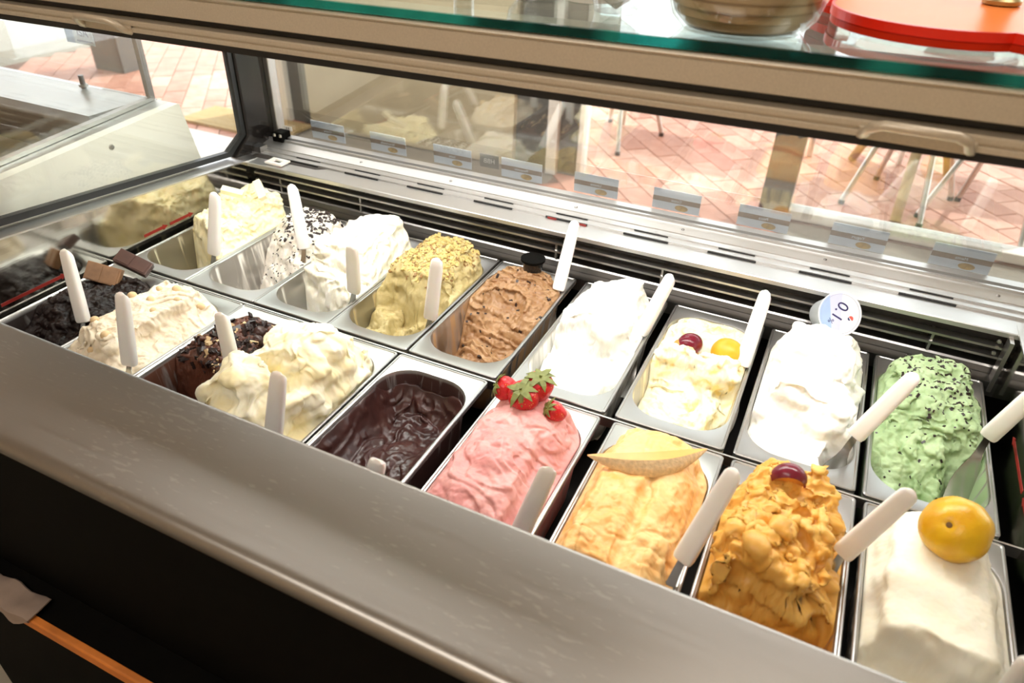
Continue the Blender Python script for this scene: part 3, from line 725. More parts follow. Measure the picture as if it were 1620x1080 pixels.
def gelato(key, label, mat, hfun, disp, seed, edge=0.018, name='gelato', rugged=.008):
    c = Ctx(); off = np.array([seed*3.7, seed*1.3, seed*2.1])
    B2 = np.stack([X0, Y0_, np.zeros_like(X0)], 1)
    c.fb = lambda f, o=3, g=.5, sx=1, sy=1, k=0: fbm(B2*np.array([f*sx, f*sy, 1])+off+k*5.3, o, g)
    c.bl = lambda f, o=3, g=.5, sx=1, sy=1, k=0: billow(B2*np.array([f*sx, f*sy, 1])+off+k*5.3, o, g)
    c.wu = U+.10*c.fb(12, 1, k=7); c.wv = V+.055*c.fb(12, 1, k=8)
    H = hfun(U, V, c)
    # domed: above the rim the heap slopes down to the pan's walls
    dome = np.where(U > 0, sm(.48, 1.03, U), sm(.70, 1.03, -U)); dome = np.maximum(dome, sm(.88, 1.03, V))*.97
    rimh = -.004
    H = np.where(H > rimh, rimh+(H-rimh)*(1-dome**1.4), H)
    def place(H):
        t = np.clip(-(H+.0042)/(PD-.022), 0, 1)
        sx = np.where(H < 0, 1-.010/OA*t-.002, .996+0*H); sy = np.where(H < 0, 1-.014/OB*t-.001, .998+0*H)
        return X0*sx, Y0_*sy
    x, y = place(H)
    P = relax(np.stack([x, y, H], 1), 8)
    rug_done = False
    for dsp in list(disp)+[(0, 999, 'f', None, 1)]:
        if dsp[1] >= 40 and not rug_done:        # torn, layered steep faces come before the fine grain
            rug_done = True
            G = P.reshape(NY, NX, 3); N = np.cross(np.gradient(G, axis=1), np.gradient(G, axis=0)).reshape(-1, 3); N /= np.linalg.norm(N, axis=1)[:, None]+1e-12
            cw = (1-sm(.35, .8, N[:, 2]))*(1-sm(.88, .99, RM))
            lay = perlin(P*np.array([14, 14, 60])+off*2)
            P = relax(P+N*(rugged*cw*(1.2*fbm(P*np.array([20, 20, 30])+off, 2, .5)+.7*np.sign(lay)*np.abs(lay)**.6+.6*billow(P*48+off, 2)-.35))[:, None], 1)
        if dsp[0] == 0: break
        amp, fr, kind = dsp[:3]; st = np.array(dsp[3]) if len(dsp) > 3 and dsp[3] else 1.0; oc_ = dsp[4] if len(dsp) > 4 else 2
        G = P.reshape(NY, NX, 3)
        du = np.gradient(G, axis=1); dv = np.gradient(G, axis=0); N = np.cross(du, dv).reshape(-1, 3)
        N /= np.linalg.norm(N, axis=1)[:, None]+1e-12
        Q = P*fr*st+off+fr
        Q = Q+.45*np.stack([perlin(Q*.6+3), perlin(Q*.6+9), perlin(Q*.6+15)], 1)
        if kind == 'b': d = billow(Q, oc_, .4)-.5
        elif kind == 'r': d = .45-billow(Q, oc_, .4)
        elif kind == 'c': d = -np.exp(-(perlin(Q)/.07)**2)*sm(-.2, .2, perlin(Q*.8+31))   # cracks
        elif kind == 's':                         # overlapping flaps left by the spatula
            tt = (perlin(Q)+.5*perlin(Q*.5+7))*2.4; tt = tt-np.floor(tt); d = np.where(tt < .86, tt/.86, (1-tt)/.14)-.5
        elif kind == 't':
            d = fbm(Q, 4, .6); d = np.sign(d)*np.abs(d)**.6*.6
        else: d = fbm(Q, oc_+1)
        w = 1-sm(.90, .995, RM)
        P = P+N*(amp*d*w)[:, None]
    # keep inside the pan below the rim
    x2, y2 = place(P[:, 2]); lim = sm(.0, -.012, P[:, 2])
    ratio = np.minimum(1, np.minimum(np.abs(OA*.985/np.maximum(np.abs(P[:, 0]), 1e-6)), np.abs(OB*.992/np.maximum(np.abs(P[:, 1]), 1e-6))))
    P[:, 0] = np.where(P[:, 2] < .012, np.clip(P[:, 0], -np.abs(x2)-.0, np.abs(x2)+.0)*lim+P[:, 0]*ratio*(1-lim), P[:, 0])
    P[:, 1] = np.where(P[:, 2] < .012, np.clip(P[:, 1], -np.abs(y2)-.0, np.abs(y2)+.0)*lim+P[:, 1]*ratio*(1-lim), P[:, 1])
    edgeb = RM > .999
    zb = np.where(P[:, 2] > 0, -.012, P[:, 2]-.004)
    P[edgeb, 2] = np.maximum(zb[edgeb], -PD+.006)
    keepv = P[:, 2] > -PD+.0035
    F = GRID[keepv[GRID].any(axis=1)]
    P[:, 2] = np.maximum(P[:, 2], -PD+.0015)
    used = np.zeros(len(P), bool); used[F.ravel()] = True
    idx = np.cumsum(used)-1; Vt = P[used]; Ft = idx[F]
    me = bpy.data.meshes.new(name)
    me.vertices.add(len(Vt)); me.vertices.foreach_set('co', Vt.astype(np.float32).ravel())
    me.loops.add(Ft.size); me.loops.foreach_set('vertex_index', Ft.astype(np.int32).ravel())
    me.polygons.add(len(Ft)); me.polygons.foreach_set('loop_start', np.arange(0, Ft.size, 4, dtype=np.int32))
    me.polygons.foreach_set('loop_total', np.full(len(Ft), 4, np.int32))
    me.polygons.foreach_set('use_smooth', np.ones(len(Ft), bool))
    me.update(calc_edges=True); me.validate()
    me.materials.append(mat)
    cx, cy = pan_center(key)
    o = obj(name, me, None, (cx, cy, 0)); tag(o, label, 'gelato')
    G = P.reshape(NY, NX, 3); N = np.cross(np.gradient(G, axis=1), np.gradient(G, axis=0)).reshape(-1, 3); N /= np.linalg.norm(N, axis=1)[:, None]+1e-12
    GEL[key] = (o, P, N)
    return o
def surf(key, u, v):
    """local point and normal of a gelato's surface at (u, v)"""
    o, P, N = GEL[key]; i = int(np.argmin((U-u)**2+(V-v)**2)); return Vector(P[i]), Vector(N[i])
def lump(u, v, cu, cv, ru, rv, h, p=2.0):
    d = (np.abs((u-cu)/ru)**p+np.abs((v-cv)/rv)**p); return h*np.maximum(0, 1-d)**.5
def scoop(u, v, cu, cv, ru, rv, dep): return dep*np.maximum(0, 1-((u-cu)/ru)**2-((v-cv)/rv)**2)**.5
E0 = -.135
def h_B0(u, v, c):
    top = .046-.012*u**2+.012*c.fb(14)+.006*c.fb(30, 2)+.004*sm(.2, .9, v)
    k = sm(-.58, -.22, c.wv+.24*c.wu-.02)
    h = E0+(top-E0)*k
    return np.maximum(h, -.13+lump(u, v, .50, -.70, .5, .28, .055)+.02*c.fb(25))
def h_B1(u, v, c):
    top = .034-.010*u**2+.006*c.fb(14)+.004*c.fb(40)
    k = sm(-.66, .36, c.wv+.26*c.wu)
    return E0+(top-E0)*k**.9+.006*c.fb(30)
def h_B2(u, v, c):
    top = .060-.014*u**2+.008*c.fb(15)
    mid = .008+.012*c.fb(20)-.02*sm(-.3, -.8, v)
    h = mid+(top-mid)*sm(-.26, -.06, c.wv-.05*c.wu)
    return E0+(h-E0)*sm(-.76, -.34, c.wv+.18*c.wu)
def h_B3(u, v, c):
    top = .045-.012*u**2+.010*c.fb(16)+.006*c.bl(30)
    low = -.058+.022*c.fb(18)+.012*c.bl(35)-scoop(u, v, .42, -.66, .30, .20, .045)
    k = sm(-.30, -.06, c.wv+.10*np.sin(u*5+1))
    h = low+(top-low)*k-scoop(u, v, -.05, -.30, .40, .16, .02)
    return E0+(h-E0)*sm(-1.02, -.86, c.wv)
def h_B4(u, v, c):
    top = .016+.010*c.fb(18)-.012*u**2
    low = -.060+.014*c.fb(20)-.03*sm(-.4, -.95, v)
    h = low+(top-low)*sm(-.35, .30, c.wv)
    h = h-scoop(u, v, -.10, .18, .62, .22, .030)-scoop(u, v, .45, -.15, .4, .25, .012)
    return h-.03*sm(.5, 1, -u)*sm(.2, -.5, v)
def h_B5(u, v, c):
    top = .040+.010*c.fb(14)-.012*u**2+.014*sm(.3, .8, v)*sm(-.5, .2, u)*sm(.9, .5, u)
    low = -.022+.010*c.fb(16)-.040*sm(0, -1, v)+.010*c.fb(40)
    k = sm(-.08, .06, c.wv+.06*np.sin(u*7))
    return low+(top-low)*k-scoop(u, v, .05, -.28, .8, .22, .022)-.05*sm(.55, .95, u)*sm(-.1, -.6, v)
def h_B6(u, v, c):
    top = .004+.010*c.fb(16)+.016*lump(u, v, .1, .06, 1.1, .16, 1)
    low = -.038+.010*c.fb(18)-.030*sm(-.1, -1, v)
    return low+(top-low)*sm(-.12, .02, c.wv+.05*np.sin(4*u))-.05*sm(.6, .95, u)*sm(0, -.5, v)-.006*sm(.7, 1, np.abs(u))
def h_B7(u, v, c):
    h = -.008+.010*c.fb(16)-.008*sm(-.6, -1, v)
    h = np.maximum(h, -.03+(.052+.008*c.fb(18)+.03)*sm(-.62, -.36, c.wv+.06*c.wu))
    h = np.maximum(h, -.03+(.072+.008*c.fb(16)+.03-.022*sm(.45, .9, v))*sm(-.16, .02, c.wv+.06*np.sin(3*u)))
    h = h-.014*u**4
    return h-.085*sm(.50, .85, u)*sm(-.50, -.78, v)
def h_B8(u, v, c):
    top = .046-.016*u**2+.012*c.fb(16)
    low = -.038+.018*c.fb(18)
    h = low+(top-low)*sm(-.85, .30, c.wv)
    return h-.066*sm(.30, .62, c.wu)*sm(.10, -.35, c.wv)+.055*sm(.72, .95, u)*sm(0, -.4, v)*.4
def h_F0(u, v, c):
    top = .010+.008*c.fb(14)-.006*u**2
    low = -.048+.026*c.fb(14)
    return low+(top-low)*sm(-.30, .25, c.wv)+.03*sm(.6, 1, -u)*sm(.2, -.4, v)
def h_F1(u, v, c):
    top = .034+.008*c.fb(16)-.030*sm(.30, .46, u)*(1-.3*sm(.2, .9, v))-.010*sm(.5, 1, u)
    low = -.012+.022*c.fb(22)
    return low+(top-low)*sm(-.50, -.22, c.wv)
def h_F2(u, v, c):
    top = .014+.014*c.fb(20)-.010*u**2-.012*sm(.6, 1, v)
    low = -.105+.016*c.fb(16)+lump(u, v, .55, -.30, .5, .35, .035)
    return low+(top-low)*sm(-.15, .12, c.wv+.10*np.sin(3*u))
def h_F3(u, v, c):
    h = -.006+.008*c.fb(20)+.018*sm(.2, .9, v)
    w = c.wu; vv = c.wv
    h = np.maximum(h, .01+lump(w, vv, -.10, .36, 1.0, .62, .075, 2.6))
    h = np.maximum(h, .0+lump(w, vv, -.30, -.36, .86, .34, .085, 2.6))
    h = np.maximum(h, -.01+lump(w, vv, .5, -.12, .5, .3, .062, 2.4))
    return h-.03*sm(.75, 1, np.abs(u))-.035*sm(-.65, -.95, v)
def h_F4(u, v, c):
    h = -.060+.010*c.fb(13)+.014*lump(u, v, .25, .05, .7, .35, 1)-.028*sm(.45, .85, v)
    return h+.062*RM**5+.004*c.fb(30)*sm(.6, 1, RM)
def h_F5(u, v, c):
    h = .042-.020*u**2+.005*c.fb(12)-.028*sm(-.2, -.9, v)
    r = np.sqrt((u+.1)**2+((v-.05)*1.6)**2)
    h = h+.004*np.sin(9*r)*sm(1.1, .6, r)
    return h-.022*sm(.42, .6, u+.2*v)*sm(.55, .2, v)+.010*c.fb(22)*sm(-.1, -.6, v)
def h_F6(u, v, c):
    h = .044-.018*u**2+.004*c.fb(12)-.010*np.exp(-((u-.12)/.10)**2)*sm(.5, .2, v)+.006*c.fb(26)*sm(.1, -.4, v)
    low = -.070+.02*c.fb(18)
    return low+(h-low)*sm(-.86, -.68, c.wv+.04*np.sin(4*u))-.02*sm(.75, 1, u)*sm(.3, -.3, v)
def h_F7(u, v, c):
    h = .046-.016*u**2+.016*c.fb(18)+.022*c.bl(24)
    low = -.072+.034*c.fb(14)
    h = low+(h-low)*sm(-.50, -.24, c.wv+.08*np.sin(5*u))
    return h-.06*sm(.45, .7, u)*sm(-.2, -.45, v)-.02*sm(.8, 1, np.abs(u))
def h_F8(u, v, c):
    h = .052-.026*u**4-.014*u**2+.002*c.fb(10)
    low = -.022+.016*c.fb(22)-.03*sm(-.55, -1, v)
    k = sm(-.42, -.28, V+.05*np.sin(3*u+1)+.02*c.fb(20))
    return low+(h-low)*k

def S(r, g, b): return srgb(r, g, b)
g_defs = [
 ('B0', 'pale cream custard gelato with a torn front, at the left end of the back row', S(249, 238, 200), S(245, 230, 182), h_B0, [(0.0100, 16, 'b'), (0.0040, 24, 's', (1, 1, 1.6)), (0.0034, 60, 'f'), (0.0015, 150, 'f', None, 1)], dict(bump=.3)),
 ('B1', 'greyish white gelato sprinkled with dark chocolate flakes, second in the back row', S(240, 234, 224), S(230, 222, 210), h_B1, [(0.0050, 20, 'f'), (0.0034, 60, 'f'), (0.0015, 140, 'f', None, 1)], dict(bump=.3)),
 ('B2', 'fluffy white gelato piled above its pan, between the chocolate flake and pistachio gelato', S(250, 246, 234), S(246, 241, 222), h_B2, [(0.0080, 14, 's', (.6, 1, 1.6)), (0.0030, 30, 'b'), (0.0017, 90, 'f', None, 1)], dict(bump=.2)),
 ('B3', 'olive green pistachio gelato topped with chopped nuts', S(202, 187, 138), S(180, 163, 110), h_B3, [(0.0060, 18, 'b'), (0.0020, 30, 's'), (0.0034, 60, 'f'), (0.0017, 150, 'f', None, 1)], dict(bump=.35)),
 ('B4', 'coffee brown gelato with a scooped hollow and dark specks', S(174, 138, 100), S(152, 112, 74), h_B4, [(0.0080, 16, 's', (.6, 1.4, 1.4)), (0.0037, 60, 'f', (1, 1.5, 2)), (0.0017, 150, 'f', None, 1)], dict(rough=.35, spec=.5, bump=.3)),
 ('B5', 'plain snow white gelato with a hollowed front, between the coffee and apricot gelato', S(246, 246, 240), S(240, 241, 230), h_B5, [(0.0040, 20, 'f'), (0.0026, 70, 'f'), (0.0017, 180, 'f', None, 1)], dict(bump=.3)),
 ('B6', 'ivory gelato with yellow swirls, decorated with plum and apricot halves', S(250, 244, 220), S(247, 240, 210), h_B6, [(0.0060, 16, 's', (.6, 1, 1.6)), (0.0037, 50, 'f'), (0.0017, 140, 'f', None, 1)], dict(swirl=(S(240, 214, 136), 16, .68), bump=.3)),
 ('B7', 'tall pile of bright white yoghurt gelato in folds', S(252, 250, 244), S(248, 245, 234), h_B7, [(0.0100, 13, 'r', (.6, 1, 1.6), 1), (0.0040, 28, 'b', None, 1), (0.0017, 80, 'f', None, 1)], dict(bump=.2)),
 ('B8', 'light green mint gelato with chocolate bits, at the right end of the back row', S(184, 206, 160), S(160, 186, 136), h_B8, [(0.0070, 18, 's', (.7, 1.2, 1.5)), (0.0040, 36, 'b', (1, 1, 1.6)), (0.0027, 110, 'f', None, 1)], dict(bump=.4)),
 ('F0', 'almost black chocolate gelato at the left end of the front row', S(34, 21, 18), S(22, 13, 11), h_F0, [(0.0080, 22, 'b'), (0.0051, 60, 'f'), (0.0017, 150, 'f', None, 1)], dict(rough=.3, sss=0, spec=.3)),
 ('F1', 'beige hazelnut nougat gelato with whole nuts, beside the black chocolate gelato', S(242, 230, 208), S(234, 218, 192), h_F1, [(0.0040, 18, 's'), (0.0020, 26, 'c'), (0.0024, 60, 'f'), (0.0010, 160, 'f', None, 1)], dict(bump=.3)),
 ('F2', 'brown chocolate gelato covered in chocolate shards and nut pieces', S(104, 62, 46), S(76, 42, 30), h_F2, [(0.0100, 30, 'b'), (0.0051, 80, 't'), (0.0020, 180, 'f', None, 1)], dict(rough=.3, sss=0.05, spec=.5)),
 ('F3', 'whipped pale yellow cream gelato heaped in waves over the front row', S(254, 247, 222), S(252, 238, 192), h_F3, [(0.0270, 11, 'r', (1, 1, 1.2), 1), (0.0080, 22, 'b', None, 1), (0.0020, 26, 's'), (0.0008, 90, 'f', None, 1)], dict(bump=.12)),
 ('F4', 'glossy dark chocolate cream lying low in a smeared pan', S(70, 40, 36), S(54, 30, 27), h_F4, [(0.0060, 14, 's', (1.4, .7, 1)), (.0013, 30, 'r', (1.5, .8, 1)), (0.0007, 130, 'f', None, 1)], dict(rough=.30, sss=0, bump=.08, spec=.45)),
 ('F5', 'smooth pink strawberry gelato with four strawberries on top', S(234, 174, 168), S(224, 152, 148), h_F5, [(0.0030, 12, 's', (1, 1.3, 1)), (0.0025, 22, 'c'), (0.0020, 50, 'f', (1, 1, 1.5)), (0.0007, 160, 'f', None, 1)], dict(rough=.36, bump=.12)),
 ('F6', 'orange melon gelato with smooth ribs and a melon slice on top', S(250, 210, 146), S(246, 184, 108), h_F6, [(0.0025, 16, 's', (1.4, .5, 1)), (0.0020, 22, 'c'), (0.0024, 50, 'f'), (0.0007, 160, 'f', None, 1)], dict(rough=.36, bump=.15)),
 ('F7', 'lumpy deep yellow peach gelato with a plum wedge on top', S(236, 186, 98), S(226, 166, 72), h_F7, [(0.0150, 15, 'b', None, 1), (0.0080, 30, 'b', None, 1), (0.0043, 60, 'f'), (0.0012, 140, 'f', None, 1)], dict(rough=.33, bump=.15)),
 ('F8', 'smooth ivory lemon gelato domed over its pan, a whole lemon on top', S(248, 243, 226), S(245, 237, 214), h_F8, [(.0012, 14, 'f'), (.0008, 60, 'f'), (.0004, 180, 'f', None, 1)], dict(bump=.12)),
]
RUG = {'F5': .003, 'F6': .004, 'F8': .0035, 'F7': .010, 'B8': .009, 'B6': .009}
for i, (key, lab, c1, c2, hf, disp, kw) in enumerate(g_defs):
    mname = PANS[key][0].replace(' ', '_')+'_gelato'
    gelato(key, lab, gelato_mat(mname, c1, c2, **kw), hf, disp, i+1, edge=.012, rugged=RUG.get(key, .008))

# ------------------------------------------------------------------ bits scattered over the gelato (too many to count: stuff)
def scatter(key, name, mat, n, size, mask, flat=.35, seed=0, sink=.2):
    o, P, N = GEL[key]; rg = np.random.default_rng(seed+40)
    ok = np.where(mask(U, V, P, N) & (RM < .95) & (P[:, 2] > -PD+.01))[0]
    if not len(ok): return None
    pick = rg.choice(ok, n); mb = MB()
    for i in pick:
        p = Vector(P[i]); q = Vector(N[i]).to_track_quat('Z', 'Y').to_matrix().to_4x4()
        s = size*rg.uniform(.5, 1.4); l = rg.uniform(.8, 2.2)
        mt = Matrix.Translation(p) @ q @ Matrix.Rotation(rg.uniform(0, 6.28), 4, 'Z') @ Matrix.Rotation(rg.uniform(-.4, .4), 4, 'X')
        h = s*flat
        mb.box(-s*l/2, s*l/2, -s/2, s/2, -h*sink-h/2, h/2, mt)
    return stuff(mb.build(name, mat, o))
M['choc'] = plain('chocolate', srgb(58, 34, 28), .35, var=.2, scale=60)
M['choc_dark'] = plain('dark_chocolate', srgb(40, 26, 24), .4, var=.2, scale=60)
M['nut'] = plain('toasted_nut', srgb(226, 196, 150), .55, var=.12, scale=90)
M['pist'] = plain('pistachio_crumb', srgb(200, 178, 112), .6, var=.25, scale=200)
M['pist2'] = plain('pistachio_skin', srgb(146, 112, 66), .6, var=.25, scale=200)
M['white_choc'] = plain('white_chocolate', srgb(252, 240, 205), .45, var=.04)
scatter('B1', 'chocolate_flakes', M['choc_dark'], 330, .0042, lambda u, v, P, N: (P[:, 2] > .012) & (N[:, 2] > .55), .25, 1)
scatter('B1', 'chocolate_flakes', M['choc_dark'], 150, .0026, lambda u, v, P, N: P[:, 2] < .02, .5, 2)
scatter('B8', 'chocolate_bits', M['choc_dark'], 170, .0031, lambda u, v, P, N: (P[:, 2] > .022) & (v > .0), .35, 3)
scatter('B8', 'chocolate_bits', M['choc_dark'], 70, .0026, lambda u, v, P, N: v < .4, .5, 4)
scatter('B3', 'nut_crumbs', M['pist'], 560, .0044, lambda u, v, P, N: (P[:, 2] > .026) & (N[:, 2] > .6), .7, 5)
scatter('B3', 'nut_skins', M['pist2'], 230, .0038, lambda u, v, P, N: (P[:, 2] > .022), .5, 6)
scatter('F2', 'chocolate_shards', M['choc_dark'], 260, .0075, lambda u, v, P, N: (P[:, 2] > -.02) & (v > -.1), .25, 7)
scatter('F2', 'nut_pieces', M['nut'], 60, .0055, lambda u, v, P, N: (P[:, 2] > -.02) & (v > -.05), .6, 8)
scatter('B4', 'coffee_specks', M['choc_dark'], 70, .0034, lambda u, v, P, N: v > -1, .6, 9)
def ball_at(key, name, mat, u, v, r, sq=.85, sink=.35, seed=0):
    p, n = surf(key, u, v); o = GEL[key][0]; mb = MB(); k = 8
    prof = [(max(1e-4, r*math.sin(math.pi*i/k)), -r*sq*math.cos(math.pi*i/k)) for i in range(k+1)]
    mb.lathe(prof, 12); b = mb.build(name, mat, o, smooth=True)
    b.location = p+n*r*(sq-sink); b.rotation_euler = n.to_track_quat('Z', 'Y').to_euler(); return b
for k, (u, v) in enumerate(((-.55, .75), (-.3, .5), (-.1, .78), (.1, .35), (-.5, .2), (-.2, .05), (.25, .62), (-.62, -.1), (.0, -.22), (-.3, -.35), (.3, -.05), (-.5, -.52), (.15, -.55), (.55, .82), (-.75, .45))):
    ball_at('F1', 'hazelnut', M['nut'], u, v, .0060+.001*(k % 3), .9, .95)
for k, (u, v) in enumerate(((.1, .72), (-.35, .5), (.45, .55))): ball_at('F2', 'chocolate_ball', M['choc'], u, v, .0125-.001*k, .9, .3)

# ------------------------------------------------------------------ decorations lying on the gelato
def at_gel(key, u, v):
    p, n = surf(key, u, v); cx, cy = pan_center(key); return Vector((cx+p.x, cy+p.y, p.z)), n
def rough_mesh(o, amp, freq, seed=0):
    me = o.data; co = np.empty(len(me.vertices)*3, np.float32); me.vertices.foreach_get('co', co); P = co.reshape(-1, 3).astype(float)
    nn = np.empty(len(me.vertices)*3, np.float32); me.vertices.foreach_get('normal', nn)
    P += nn.reshape(-1, 3)*(amp*fbm(P*freq+seed, 3))[:, None]; me.vertices.foreach_set('co', P.astype(np.float32).ravel()); me.update()
def ellipsoid(a, b, c, n=24, m=16):
    mb = MB(); mb.lathe([(max(1e-4, math.sin(math.pi*i/m)), -math.cos(math.pi*i/m)) for i in range(m+1)], n, mat=Matrix.Diagonal((a, b, c, 1))); return mb
M['straw'] = None
def straw_mat():
    nt = NT('strawberry_skin'); b = pbsdf(nt, srgb(196, 28, 34), .3, 0, Subsurface_Weight=.1, Subsurface_Scale=.003)
    tc = nt.add('TexCoord'); vo = nt.add('TexVoronoi'); vo.inputs['Scale'].default_value = 230
    nt.link(tc, 'Object', vo, 'Vector')
    r = ramp(nt, [(.12, srgb(226, 170, 90)), (.22, srgb(196, 26, 34)), (.7, srgb(206, 34, 40))]); nt.link(vo, 0, r, 0); nt.link(r, 0, b, 'Base Color')
    bp = nt.add('Bump'); bp.inputs['Strength'].default_value = .6; bp.inputs['Distance'].default_value = .001; nt.link(vo, 0, bp, 'Height'); nt.link(bp, 0, b, 'Normal')
    return nt.m
M['straw'] = straw_mat()
M['leaf'] = plain('strawberry_leaf', srgb(122, 128, 66), .6, var=.25, scale=120)
def strawberry(loc, r, axis, label, seed):
    t = thing('strawberry', label, 'strawberry', loc, 'strawberries on the pink gelato')
    ax = Vector(axis).normalized(); q = ax.to_track_quat('Z', 'Y').to_matrix().to_4x4(); rg = random.Random(seed)
    prof = [(1e-4, -1.25), (.28, -1.18), (.55, -.95), (.78, -.6), (.95, -.15), (1.0, .2), (.93, .5), (.72, .72), (.4, .82), (1e-4, .84)]
    b = MB().lathe([(x*r, z*r) for x, z in prof], 24, mat=q).build('berry', M['straw'], t, smooth=True); rough_mesh(b, .0015, 60, seed)
    lf = MB()
    for k in range(9):
        a = 2*math.pi*k/9+rg.uniform(-.2, .2); L = r*rg.uniform(.85, 1.3); w = r*.23; d = Vector((math.cos(a), math.sin(a), 0)); s = Vector((-math.sin(a), math.cos(a), 0))
        lift = rg.uniform(-.25, .3)
        pts = []
        for f, ww in ((0, .6), (.35, 1), (.7, .7), (1, .05)):
            c = d*(L*f)+Vector((0, 0, r*(.86+.10*math.sin(f*2.5)+(lift-.35)*f*f)))
            for sg in (-1, 1): pts += [q @ (c+s*(sg*w*ww)), q @ (c+s*(sg*w*ww)+Vector((0, 0, .0008)))]
        F = []
        for i in range(3):
            o = i*4; F += [(o, o+2, o+6, o+4), (o+1, o+5, o+7, o+3), (o, o+4, o+5, o+1), (o+2, o+3, o+7, o+6)]
        F += [(0, 1, 3, 2), (12, 14, 15, 13)]
        lf.poly(pts, F)
    lf.build('calyx', M['leaf'], t)
    MB().tube([q @ Vector((0, 0, r*.8)), q @ Vector((r*.05, 0, r*1.08))], r*.09, 8).build('stalk', M['leaf'], t)
strawberry((.732, -.080, .052), .0225, (-.15, -.35, .9), 'largest strawberry, at the front of the pink gelato\'s berries', 1)
strawberry((.744, -.057, .059), .0215, (.1, -.1, .95), 'strawberry behind the largest one, leaves pointing up', 2)
strawberry((.779, -.079, .043), .0145, (-.75, -.35, .45), 'smallest strawberry, alone on the right of the pink gelato', 3)
strawberry((.699, -.068, .046), .0185, (-.85, -.25, .25), 'leftmost strawberry, lying with its leaves over the pan edge', 4)

M['plum_skin'] = plain('plum_skin', srgb(112, 26, 44), .22, var=.18, scale=50)
M['plum_flesh'] = plain('plum_flesh', srgb(216, 150, 70), .4, var=.15, scale=60)
M['apricot'] = plain('apricot_skin', srgb(240, 168, 40), .4, var=.12, scale=25, Subsurface_Weight=.15, Subsurface_Scale=.004)
M['lemon'] = None
def lemon_mat():
    nt = NT('lemon_rind'); b = pbsdf(nt, srgb(236, 186, 24), .33, 0, Subsurface_Weight=.1, Subsurface_Scale=.004)
    tc = nt.add('TexCoord'); nz = nt.add('TexNoise'); nz.inputs['Scale'].default_value = 20; nt.link(tc, 'Object', nz, 'Vector')
    r = ramp(nt, [(.3, srgb(214, 150, 16)), (.6, srgb(236, 188, 26))]); nt.link(nz, 0, r, 0); nt.link(r, 0, b, 'Base Color')
    n2 = nt.add('TexNoise'); n2.inputs['Scale'].default_value = 320; nt.link(tc, 'Object', n2, 'Vector')
    bp = nt.add('Bump'); bp.inputs['Strength'].default_value = .35; bp.inputs['Distance'].default_value = .001; nt.link(n2, 0, bp, 'Height'); nt.link(bp, 0, b, 'Normal')
    return nt.m
M['lemon'] = lemon_mat()
M['scar'] = plain('lemon_stem_scar', srgb(110, 80, 40), .8)

# plum half and apricot half on the swirl gelato
p, n_ = at_gel('B6', -.32, .26)
t = thing('plum_half', 'dark red plum half pressed into the ivory swirl gelato', 'plum', (.901, .222, p.z+.006))
b = ellipsoid(.0235, .0185, .0185).build('skin', M['plum_skin'], t, smooth=True); b.rotation_euler = (.3, .2, .9)
b2 = ellipsoid(.012, .010, .011, 18, 10).build('flesh', M['plum_flesh'], t, smooth=True); b2.location = (-.014, -.010, -.002)
p, n_ = at_gel('B6', .42, .30)
t = thing('apricot_half', 'orange yellow apricot half pressed into the ivory swirl gelato', 'apricot', (.962, .232, p.z+.005))
b = ellipsoid(.0275, .0245, .0245, 30, 20).build('skin', M['apricot'], t, smooth=True); rough_mesh(b, .001, 30)
# lemon
p, n_ = at_gel('F8', .05, .30)
t = thing('lemon', 'whole yellow lemon resting on the smooth ivory gelato', 'lemon', (1.268, -.100, p.z+.026))
d = Vector((-.42, -.62, .62)).normalized(); q = d.to_track_quat('Z', 'Y').to_matrix().to_4x4()
prof = [(1e-4, -1.22), (.16, -1.16), (.34, -1.0), (.62, -.8), (.86, -.45), (.97, 0), (.9, .4), (.68, .72), (.42, .87), (.2, .93), (.1, .90), (1e-4, .885)]
b = MB().lathe([(x*.0375, z*.037) for x, z in prof], 36, mat=q).build('rind', M['lemon'], t, smooth=True); rough_mesh(b, .0016, 45, 2)
MB().lathe([(.0001, .001), (.003, .0008), (.0042, -.001)], 10, mat=Matrix.Translation(d*.0332) @ q).build('stem_scar', M['scar'], t, smooth=True)
# plum wedge
p, n_ = at_gel('F7', -.28, .52)
t = thing('plum_wedge', 'dark red plum wedge on the lumpy yellow gelato', 'plum', (1.090, -.088, .0))
def arc_wedge(mb, a0, a1, R0, w, tilt, n=14, inner=False):
    pts = []; F = []
    for i in range(n+1):
        f = i/n; a = a0+(a1-a0)*f; ww = w*math.sin(math.pi*min(max(f, .03), .97))**.7
        c = Vector((R0*math.cos(a), 0, R0*math.sin(a)))
        nrm = Vector((math.cos(a), 0, math.sin(a)))
        pts += [c-nrm*ww*.9, c+Vector((0, -ww*.55, 0))+nrm*ww*.1, c+nrm*ww*.45, c+Vector((0, ww*.55, 0))+nrm*ww*.1]
    for i in range(n):
        for k in range(4): F.append((i*4+k, i*4+(k+1) % 4, (i+1)*4+(k+1) % 4, (i+1)*4+k))
    F += [(3, 2, 1, 0), tuple(n*4+k for k in range(4))]
    return mb.poly(pts, F)
w_ = arc_wedge(MB(), math.radians(15), math.radians(165), .0205, .0195, 0).build('flesh', M['plum_flesh'], t, smooth=True)
mt = Matrix.Translation((0, 0, p.z-.006)) @ Matrix.Rotation(math.radians(12), 4, 'Z') @ Matrix.Rotation(math.radians(-8), 4, 'X')
w_.data.transform(mt)
sk = MB(); pts = []; F = []; n = 16; m = 6
for i in range(n+1):
    f = i/n; a = math.radians(14)+math.radians(152)*f; ww = .0205*math.sin(math.pi*min(max(f, .05), .95))**.7
    for j in range(m+1):
        b_ = math.radians(-75+150*j/m); r0 = .0195+ww*.62*math.cos(b_)
        pts.append((r0*math.cos(a), ww*.72*math.sin(b_), r0*math.sin(a)))
